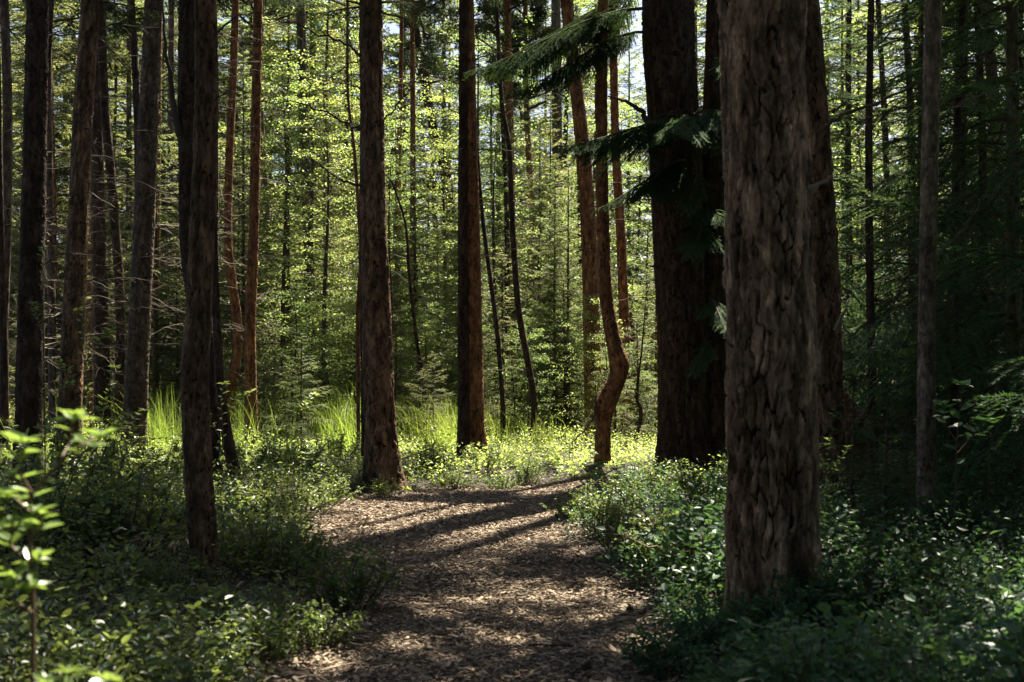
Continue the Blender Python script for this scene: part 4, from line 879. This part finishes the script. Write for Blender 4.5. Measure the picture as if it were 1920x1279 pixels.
RIGHTB = [(1085, 975, 'rounded bush closing off the right side of the path bend', 1, 1.0), (1130, 1010, 'rounded leafy bush leaning over the right path edge', 0, 1.15), (1190, 1055, 'dense bush on the right path edge, in front of the rounded ones', 0, 1.1), (1260, 1095, 'dark bush left of the nearest thick pine', 2, 1.0), (1150, 955, 'sun flecked bush under the crooked red pine', 1, 1.0),
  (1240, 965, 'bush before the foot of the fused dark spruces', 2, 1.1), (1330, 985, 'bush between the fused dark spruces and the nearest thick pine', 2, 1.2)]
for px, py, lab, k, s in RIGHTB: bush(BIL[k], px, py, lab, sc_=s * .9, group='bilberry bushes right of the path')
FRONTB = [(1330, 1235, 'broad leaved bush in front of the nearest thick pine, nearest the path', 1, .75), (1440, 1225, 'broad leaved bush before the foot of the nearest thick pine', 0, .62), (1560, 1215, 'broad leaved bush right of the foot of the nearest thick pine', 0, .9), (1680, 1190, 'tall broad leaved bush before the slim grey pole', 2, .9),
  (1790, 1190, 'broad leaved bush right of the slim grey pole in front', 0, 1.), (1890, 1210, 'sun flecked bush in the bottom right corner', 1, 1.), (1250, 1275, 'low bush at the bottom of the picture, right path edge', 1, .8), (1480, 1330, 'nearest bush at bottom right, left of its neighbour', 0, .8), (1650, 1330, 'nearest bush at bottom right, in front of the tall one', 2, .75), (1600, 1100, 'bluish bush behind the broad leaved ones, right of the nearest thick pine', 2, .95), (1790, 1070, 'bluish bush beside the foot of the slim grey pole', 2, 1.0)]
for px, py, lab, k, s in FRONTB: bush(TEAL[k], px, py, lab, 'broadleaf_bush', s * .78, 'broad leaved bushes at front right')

def sapling(label, stems, d, ll, mat, seed, nl=9, name='leafy_sapling', r0=.006, rosette=True, lw=.45, dz=0, tip=.75):
    """each stem: list of px points; leaves in spirals along its upper part and a whorl at the tip"""
    r = np.random.default_rng(seed); b = P(*stems[0][0], d); root = thing(name, label, 'sapling', tuple(b)); sb = MB(); lb = MB(); PP = []; DD = []; UU = []
    for k, st in enumerate(stems):
        p = catmull([P(x, y, d + (.05 * r.normal() if q else 0)) for q, (x, y) in enumerate(st)], 6); tube(sb, p, np.linspace(r0 * (1 if k == 0 else .7), .0016, len(p)), 6, 0, .7)
        m = nl; u = np.linspace(.35, 1, m); i0 = np.minimum((u * (len(p) - 1)).astype(int), len(p) - 2); t = nrm(p[i0 + 1] - p[i0])
        g = np.arange(m) * 2.4 + r.random() * 6; o = np.stack([np.cos(g), np.sin(g) , r.normal(.1, .25, m)], 1)
        PP.append(p[i0]); DD.append(o + t * .5); UU.append(r.normal(0, .3, (m, 3)) + [0, 0, 1])
        if rosette:
            m = 8; g = np.arange(m) * .8 + r.random(); PP.append(np.repeat(p[-1:], m, 0)); DD.append(np.stack([np.cos(g), np.sin(g), r.uniform(-.1, .9, m)], 1)); UU.append(r.normal(0, .3, (m, 3)) + [0, 0, 1])
    PP, DD, UU = map(np.vstack, (PP, DD, UU)); n = len(PP)
    leaves(lb, PP, DD, UU, ll * r.uniform(.6, 1.15, n), ll * lw * r.uniform(.8, 1.15, n), r.uniform(.3, 1, n), 0, .1, .12)
    lb.build('foliage', M[mat], root); sb.build('stem', M['stem'], root)
sapling('bright blurred sapling with long pale leaves at the left edge, close to the camera',
    [[(60, 1330), (62, 1150), (55, 960), (62, 925), (100, 880), (130, 830), (138, 785)], [(62, 930), (45, 900), (30, 868), (45, 830)], [(100, 880), (150, 838), (190, 815)], [(55, 960), (20, 930), (-10, 925)], [(60, 1060), (20, 1020), (35, 985)],
     [(62, 1110), (30, 1080), (70, 1050)], [(60, 1150), (10, 1110), (60, 1100)], [(55, 1000), (-5, 985), (-30, 960)], [(58, 1010), (80, 985), (70, 960)]], 3.3, .058, 'leaf_big', 1, 9)
sapling('blurred sapling tip poking in at the bottom left corner', [[(130, 1420), (132, 1330), (128, 1262)], [(130, 1350), (180, 1310), (205, 1275)], [(131, 1350), (95, 1310), (85, 1280)]], 3.2, .045, 'leaf_big', 2, 7)
sapling('tall shaded sapling before the leaning scaly trunk', [[(175, 960), (172, 850), (165, 740), (155, 650), (150, 580)], [(170, 800), (200, 740), (215, 690)], [(168, 760), (130, 700), (110, 680)], [(160, 680), (185, 640), (205, 620)], [(172, 850), (215, 800), (240, 780)]], 12.5, .075, 'leaf_shrub', 3, 16)
sapling('slender sapling with tiny bright leaves up the almost black trunk', [[(85, 960), (84, 800), (82, 620), (80, 540), (82, 470)], [(83, 640), (70, 600), (62, 570)], [(84, 780), (110, 730), (130, 720)]], 12, .06, 'leaf_shrub', 4, 14)
sapling('big leaved sapling in front of the dark slender pine trunk at right', [[(1790, 1010), (1792, 900), (1795, 820), (1800, 770), (1805, 722)], [(1795, 830), (1770, 790), (1765, 765)], [(1795, 850), (1825, 815), (1845, 790)]], 9, .10, 'leaf_teal', 5, 9, lw=.55)
sapling('upright shoot with pale green tips right of the nearest thick pine', [[(1550, 1010), (1552, 930), (1550, 880), (1552, 825)], [(1551, 900), (1570, 870), (1590, 838)], [(1550, 890), (1538, 862), (1533, 835)]], 9.5, .035, 'leaf_big', 6, 18, rosette=True, lw=.35)
sapling('leafy sapling beside the dark crooked stem, left of the path', [[(415, 900), (418, 820), (415, 760), (420, 720)], [(416, 800), (440, 750), (470, 735)], [(417, 830), (395, 790), (385, 770)]], 13.5, .07, 'leaf_shrub', 7, 14)
sapling('thin dark stemmed shrub with hanging leaves, left of the stout pine', [[(515, 960), (525, 900), (540, 840), (535, 770), (545, 715)], [(520, 930), (560, 890), (580, 830)], [(530, 870), (500, 820), (495, 780)], [(538, 800), (570, 760), (590, 740)]], 16, .085, 'leaf_shrub', 8, 22)
sapling('sparse bush with dark stems at the left middle, in front of the grey brown trunk', [[(200, 1000), (190, 900), (200, 830), (190, 770)], [(195, 900), (235, 850), (255, 800)], [(198, 930), (160, 880), (140, 850)], [(196, 880), (215, 820), (270, 770)], [(200, 960), (270, 900), (300, 850)]], 13, .075, 'leaf_shrub', 9, 22)
sapling('twiggy shrub with small bright leaves before the crooked red pine', [[(1075, 920), (1078, 880), (1070, 850)], [(1076, 900), (1100, 870), (1115, 850)], [(1076, 905), (1055, 885), (1045, 870)]], 19.6, .06, 'leaf_shrub', 10, 12)
sapling('dark shrub shoots right of the slim grey pole', [[(1850, 1010), (1855, 900), (1860, 800), (1870, 700), (1875, 630)], [(1858, 830), (1890, 760), (1900, 720)], [(1860, 760), (1880, 690), (1870, 640)]], 11, .05, 'leaf_teal', 11, 16)

# ------------------------------------------------------------------ undergrowth nobody could count
def cover(name, label, region, dens, mat, ll, hh, lps, seed, far=False, stems=True, wfac=.58):
    r = np.random.default_rng(seed); mb = MB(); y0, y1, xa, xb = region
    area = (y1 - y0) * (xb(y1) - xa(y1) + xb(y0) - xa(y0)) / 2; N = int(area * dens)
    y = np.sqrt(y0**2 + (y1**2 - y0**2) * r.random(N)) if y1 > 12 else r.uniform(y0, y1, N)
    x = np.array([xa(q) for q in y]) + r.random(N) * np.array([xb(q) - xa(q) for q in y])
    d = path_dist(x, y); cl_ = fbm(x * .8, y * .8, seed); keep = (d > .02 + .22 * vnoise(x * 2.2, y * 2.2, 4)) & (r.random(N) < np.clip(.25 + 1.6 * (cl_ - .28), .1, 1))
    x, y, d, cl_ = x[keep], y[keep], d[keep], cl_[keep]; N = len(x)
    h = hh * (.05 + 1.75 * fbm(x * .9 + 5, y * .9, seed + 1)**1.15) * r.uniform(.6, 1.15, N) * np.clip(.35 + d / .8, .35, 1)
    for tx, ty, rx in ((-2.12, 9.75, .45), (1.5, 8.3, .55), (3.53, 12.1, .5), (-1.6, 18, .8), (-.62, 22, .8), (1.35, 21, .7)):
        h = np.where((np.abs(x - tx * y / ty) < rx) & (y < ty + .1) & (y > ty - 2.2), h * .38, h)
    g = np.stack([x, y, gz(x, y)], 1); la = r.random(N) * 6.283; lean = np.stack([np.cos(la), np.sin(la), 0 * la], 1) * (h * r.uniform(.1, .6, N))[:, None]
    tipp = g + lean + np.array([0, 0, 1.]) * h[:, None]
    if stems: sticks(mb, g, tipp, .0025, .0012, 1, r.random(N))
    k = lps; idx = np.repeat(np.arange(N), k); u = np.tile((np.arange(k) + .5) / k, N) * .85 + .18 + r.normal(0, .03, N * k)
    a = np.tile(np.arange(k) * 2.4, N) + np.repeat(r.random(N) * 6.28, k); outw = np.stack([np.cos(a), np.sin(a), r.normal(.25, .35, N * k)], 1)
    spr = (h[idx] * r.uniform(0, .38, N * k))[:, None]
    p = g[idx] + (tipp - g)[idx] * u[:, None] + outw * spr * [1, 1, .3]
    kindm = np.where(vnoise(x * 1.7 + 3, y * 1.7, seed + 7) + .25 * r.normal(0, 1, N) > .62, r.uniform(1.15, 1.5, N), r.uniform(.55, .95, N))     # two or three kinds of plant
    sz = ll * kindm[idx] * r.uniform(.6, 1.15, N * k) * (.85 + .3 * vnoise(x * .5, y * .5, 6))[idx]
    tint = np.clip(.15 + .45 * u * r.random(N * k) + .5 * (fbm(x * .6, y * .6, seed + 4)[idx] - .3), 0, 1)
    (leaves4 if far else leaves)(mb, p, outw + r.normal(0, .25, (N * k, 3)), r.normal(0, .4, (N * k, 3)) + [0, 0, 1], sz, sz * wfac, tint)
    tag(mb.build(name, [M[mat], M['stem']]), label, 'undergrowth', kind='stuff')
pl = lambda y: np.interp(y, [1, 6.9, 10, 13.3, 16.4, 18], [-.9, -1.0, -1.1, -1.8, -1.7, -1.0])
pr = lambda y: np.interp(y, [1, 6.9, 10, 13.3, 16.4, 18], [.6, .6, .6, .3, .5, .6])
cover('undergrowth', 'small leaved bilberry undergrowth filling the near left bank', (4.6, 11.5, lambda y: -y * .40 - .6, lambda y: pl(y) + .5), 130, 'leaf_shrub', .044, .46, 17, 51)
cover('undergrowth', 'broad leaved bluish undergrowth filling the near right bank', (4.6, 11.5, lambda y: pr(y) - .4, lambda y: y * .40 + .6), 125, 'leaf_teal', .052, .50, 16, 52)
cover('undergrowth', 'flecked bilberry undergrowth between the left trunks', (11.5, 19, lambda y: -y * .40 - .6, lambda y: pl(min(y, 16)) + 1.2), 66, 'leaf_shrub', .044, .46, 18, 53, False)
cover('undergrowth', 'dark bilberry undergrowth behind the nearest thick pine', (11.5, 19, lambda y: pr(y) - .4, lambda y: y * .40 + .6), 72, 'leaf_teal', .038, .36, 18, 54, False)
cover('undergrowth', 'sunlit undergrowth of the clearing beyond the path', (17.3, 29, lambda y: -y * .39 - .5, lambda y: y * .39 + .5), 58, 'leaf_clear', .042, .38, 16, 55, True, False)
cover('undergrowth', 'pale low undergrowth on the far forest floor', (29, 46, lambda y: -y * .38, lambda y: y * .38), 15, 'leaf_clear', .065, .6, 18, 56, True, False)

def grass(name, label, spots, seed):
    r = np.random.default_rng(seed); mb = MB(); B = []; Hh = []
    for px, d, rx, ry, n, h in spots:
        X = (px - 960) / FPX * d; q = r.normal(0, .5, (n, 2)); x = X + q[:, 0] * rx; y = d + q[:, 1] * ry; k = path_dist(x, y) > .1; x, y = x[k], y[k]
        B.append(np.stack([x, y, gz(x, y)], 1)); Hh.append(h * r.uniform(.5, 1.15, len(x)))
    B = np.vstack(B); Hh = np.concatenate(Hh); n = len(B); a = r.random(n) * 6.283; dr = np.stack([np.cos(a), np.sin(a), 0 * a], 1); sd = np.stack([-np.sin(a + .6), np.cos(a + .6), 0 * a], 1)
    W = r.uniform(.005, .011, n)[:, None]; bend = (r.uniform(.05, 1., n)**1.4 * .95)[:, None]; rows = []
    for s in (0, .35, .7, 1):
        c = B + np.array([0, 0, 1.]) * (Hh[:, None] * (s - .25 * bend * s**3)) + dr * Hh[:, None] * bend * s**2
        rows += [c - sd * W * .5 * (1 - s * .92), c + sd * W * .5 * (1 - s * .92)]
    v = np.stack(rows, 1); b = np.arange(n)[:, None, None] * 8
    f = b + np.array([[0, 1, 3, 2], [2, 3, 5, 4], [4, 5, 7, 6]])[None]
    mb.add(v.reshape(-1, 3), f.reshape(-1, 4), 0, np.repeat(r.random(n), 8)); tag(mb.build(name, M['grass'], smooth=True), label, 'grass', kind='stuff')
grass('tall_grass', 'tall bright green grass patches between the left trunks and the stout pine', [(312, 24, .55, 1.2, 330, 1.15), (285, 27, .7, 1.5, 200, 1.3), (632, 26.5, 1.1, 1.8, 380, 1.3), (590, 25.5, .9, 1.4, 190, 1.0), (655, 24, .5, 1.0, 260, 1.1), (452, 24, .5, 1.2, 160, 1.1), (540, 30, 1.5, 2, 120, 1.2), (105, 20, .4, 1.0, 120, 1.1), (425, 26, .5, 1.2, 140, 1.2)], 61)
grass('tall_grass', 'tall grass patches between the stout pine and the crooked red pine', [(815, 26, .6, 1.2, 300, 1.0), (850, 25, .4, 1.0, 300, .95), (930, 28, .7, 1.5, 260, .9), (1015, 27, .7, 1.5, 130, .7), (1085, 33, .8, 1.5, 120, 1.2), (755, 30, .8, 1.5, 140, 1.0), (1905, 26, .6, 1.2, 220, 1.0)], 62)

# pine cones and twigs on the path
def cone_mesh():
    mb = MB(); r = np.random.default_rng(5); n = 16; rows = []
    for k in range(10):
        s = k / 9; ra = .019 * math.sin(math.pi * (.12 + .86 * s))**.8; th = np.arange(n) * 2 * math.pi / n + (k % 2) * math.pi / n
        rows.append(np.stack([np.full(n, -.03 + .06 * s), ra * (1 + .28 * (np.arange(n) % 2)) * np.cos(th), ra * (1 + .28 * (np.arange(n) % 2)) * np.sin(th)], 1))
    v = np.array(rows); i = np.arange(9)[:, None] * n; j = np.arange(n)[None]
    mb.add(v.reshape(-1, 3), np.stack([i + j, i + (j + 1) % n, i + n + (j + 1) % n, i + n + j], -1).reshape(-1, 4), 0, .1)
    return mb.mesh('pine_cone', M['limb'])
CONE = cone_mesh()
for px, py, lab in ((680, 1062, 'dark pine cone on the left of the path, before the jutting bush'), (725, 955, 'dark pine cone lying below the stout pine'), (1182, 1150, 'pine cone at the right path edge'), (1100, 1265, 'pine cone at the bottom of the path')):
    d = CAMZ * FPX / (py - HOR); X = (px - 960) / FPX * d; tag(place('pine_cone', CONE, None, (X, d, float(gz(X, d)) + .035), px), lab, 'pine cone')
def path_twig(pts, r0, seed, lab):
    p = []
    for px, py in pts:
        d = CAMZ * FPX / (py - HOR); X = (px - 960) / FPX * d; p.append([X, d, float(gz(X, d)) + .03])
    mb = MB(); dead_branch(mb, p, r0, np.random.default_rng(seed), 2, tint=.1, twl=.12, n=5); tag(mb.build('fallen_twig', M['limb']), lab, 'twig')
path_twig([(990, 1218), (1080, 1222), (1170, 1224)], .006, 1, 'long dark twig lying across the path at the bottom')
path_twig([(600, 1215), (640, 1225), (690, 1222)], .007, 2, 'dark twig lying on the left path edge at the bottom')
path_twig([(850, 1085), (880, 1080), (915, 1084)], .005, 3, 'short twig in the middle of the path')
path_twig([(668, 932), (695, 925), (715, 929)], .02, 4, 'broken dark stick at the foot of the stout pine')

for k, (px, py, L, an, lab) in enumerate(((300, 1105, .9, .3, 'thin dead branch lying over the bushes left of the nearest left trunk'), (470, 1060, .7, 2.0, 'grey stick lying in the bushes right of the nearest left trunk'), (600, 1010, .8, .9, 'dead branch by the left edge of the path bend'),
        (1230, 1120, .7, 2.5, 'dead stick poking from the bushes on the right path edge'), (1150, 940, 1.0, .2, 'brown dead branch lying under the crooked red pine'), (760, 915, 1.1, .1, 'dark dead branch lying beyond the path, right of the stout pine'), (1680, 960, 1.3, 2.8, 'long dead branch leaning left of the slim grey pole'), (1830, 930, 1.2, .6, 'dead branch tilted in the dark right of the slim grey pole'))):
    d = CAMZ * FPX / (py - HOR); X = (px - 960) / FPX * d; z = float(gz(X, d)) + .3; dv = np.array([math.cos(an), .3 * math.sin(an * 3), .25])
    p0 = np.array([X, d, z]); mb = MB(); dead_branch(mb, [p0 - dv * L * .5 - [0, 0, .1], p0, p0 + dv * L * .5], .012, np.random.default_rng(k + 900), 7, tint=.4, n=5); tag(mb.build('fallen_branch', M['twig']), lab, 'branch')
# ------------------------------------------------------------------ labels of the trees behind: kind, then place between landmarks
LAND.sort(); ORD = ['first', 'second', 'third', 'fourth', 'fifth', 'sixth', 'seventh', 'eighth', 'ninth', 'tenth', 'eleventh', 'twelfth']
buckets = {}
for px, ph, root, d in BG:
    k = sum(1 for x, _ in LAND if x < px); buckets.setdefault((k, ph), []).append((px, root))
for (k, ph), L in buckets.items():
    L.sort(key=lambda q: q[0])
    where = ('left of ' + LAND[0][1]) if k == 0 else ('right of ' + LAND[-1][1]) if k == len(LAND) else f'between {LAND[k-1][1]} and {LAND[k][1]}'
    for i, (px, root) in enumerate(L):
        root['label'] = f'{ph} {where}' if len(L) == 1 else f'{ph}, {ORD[min(i, 11)]} from left {where}'
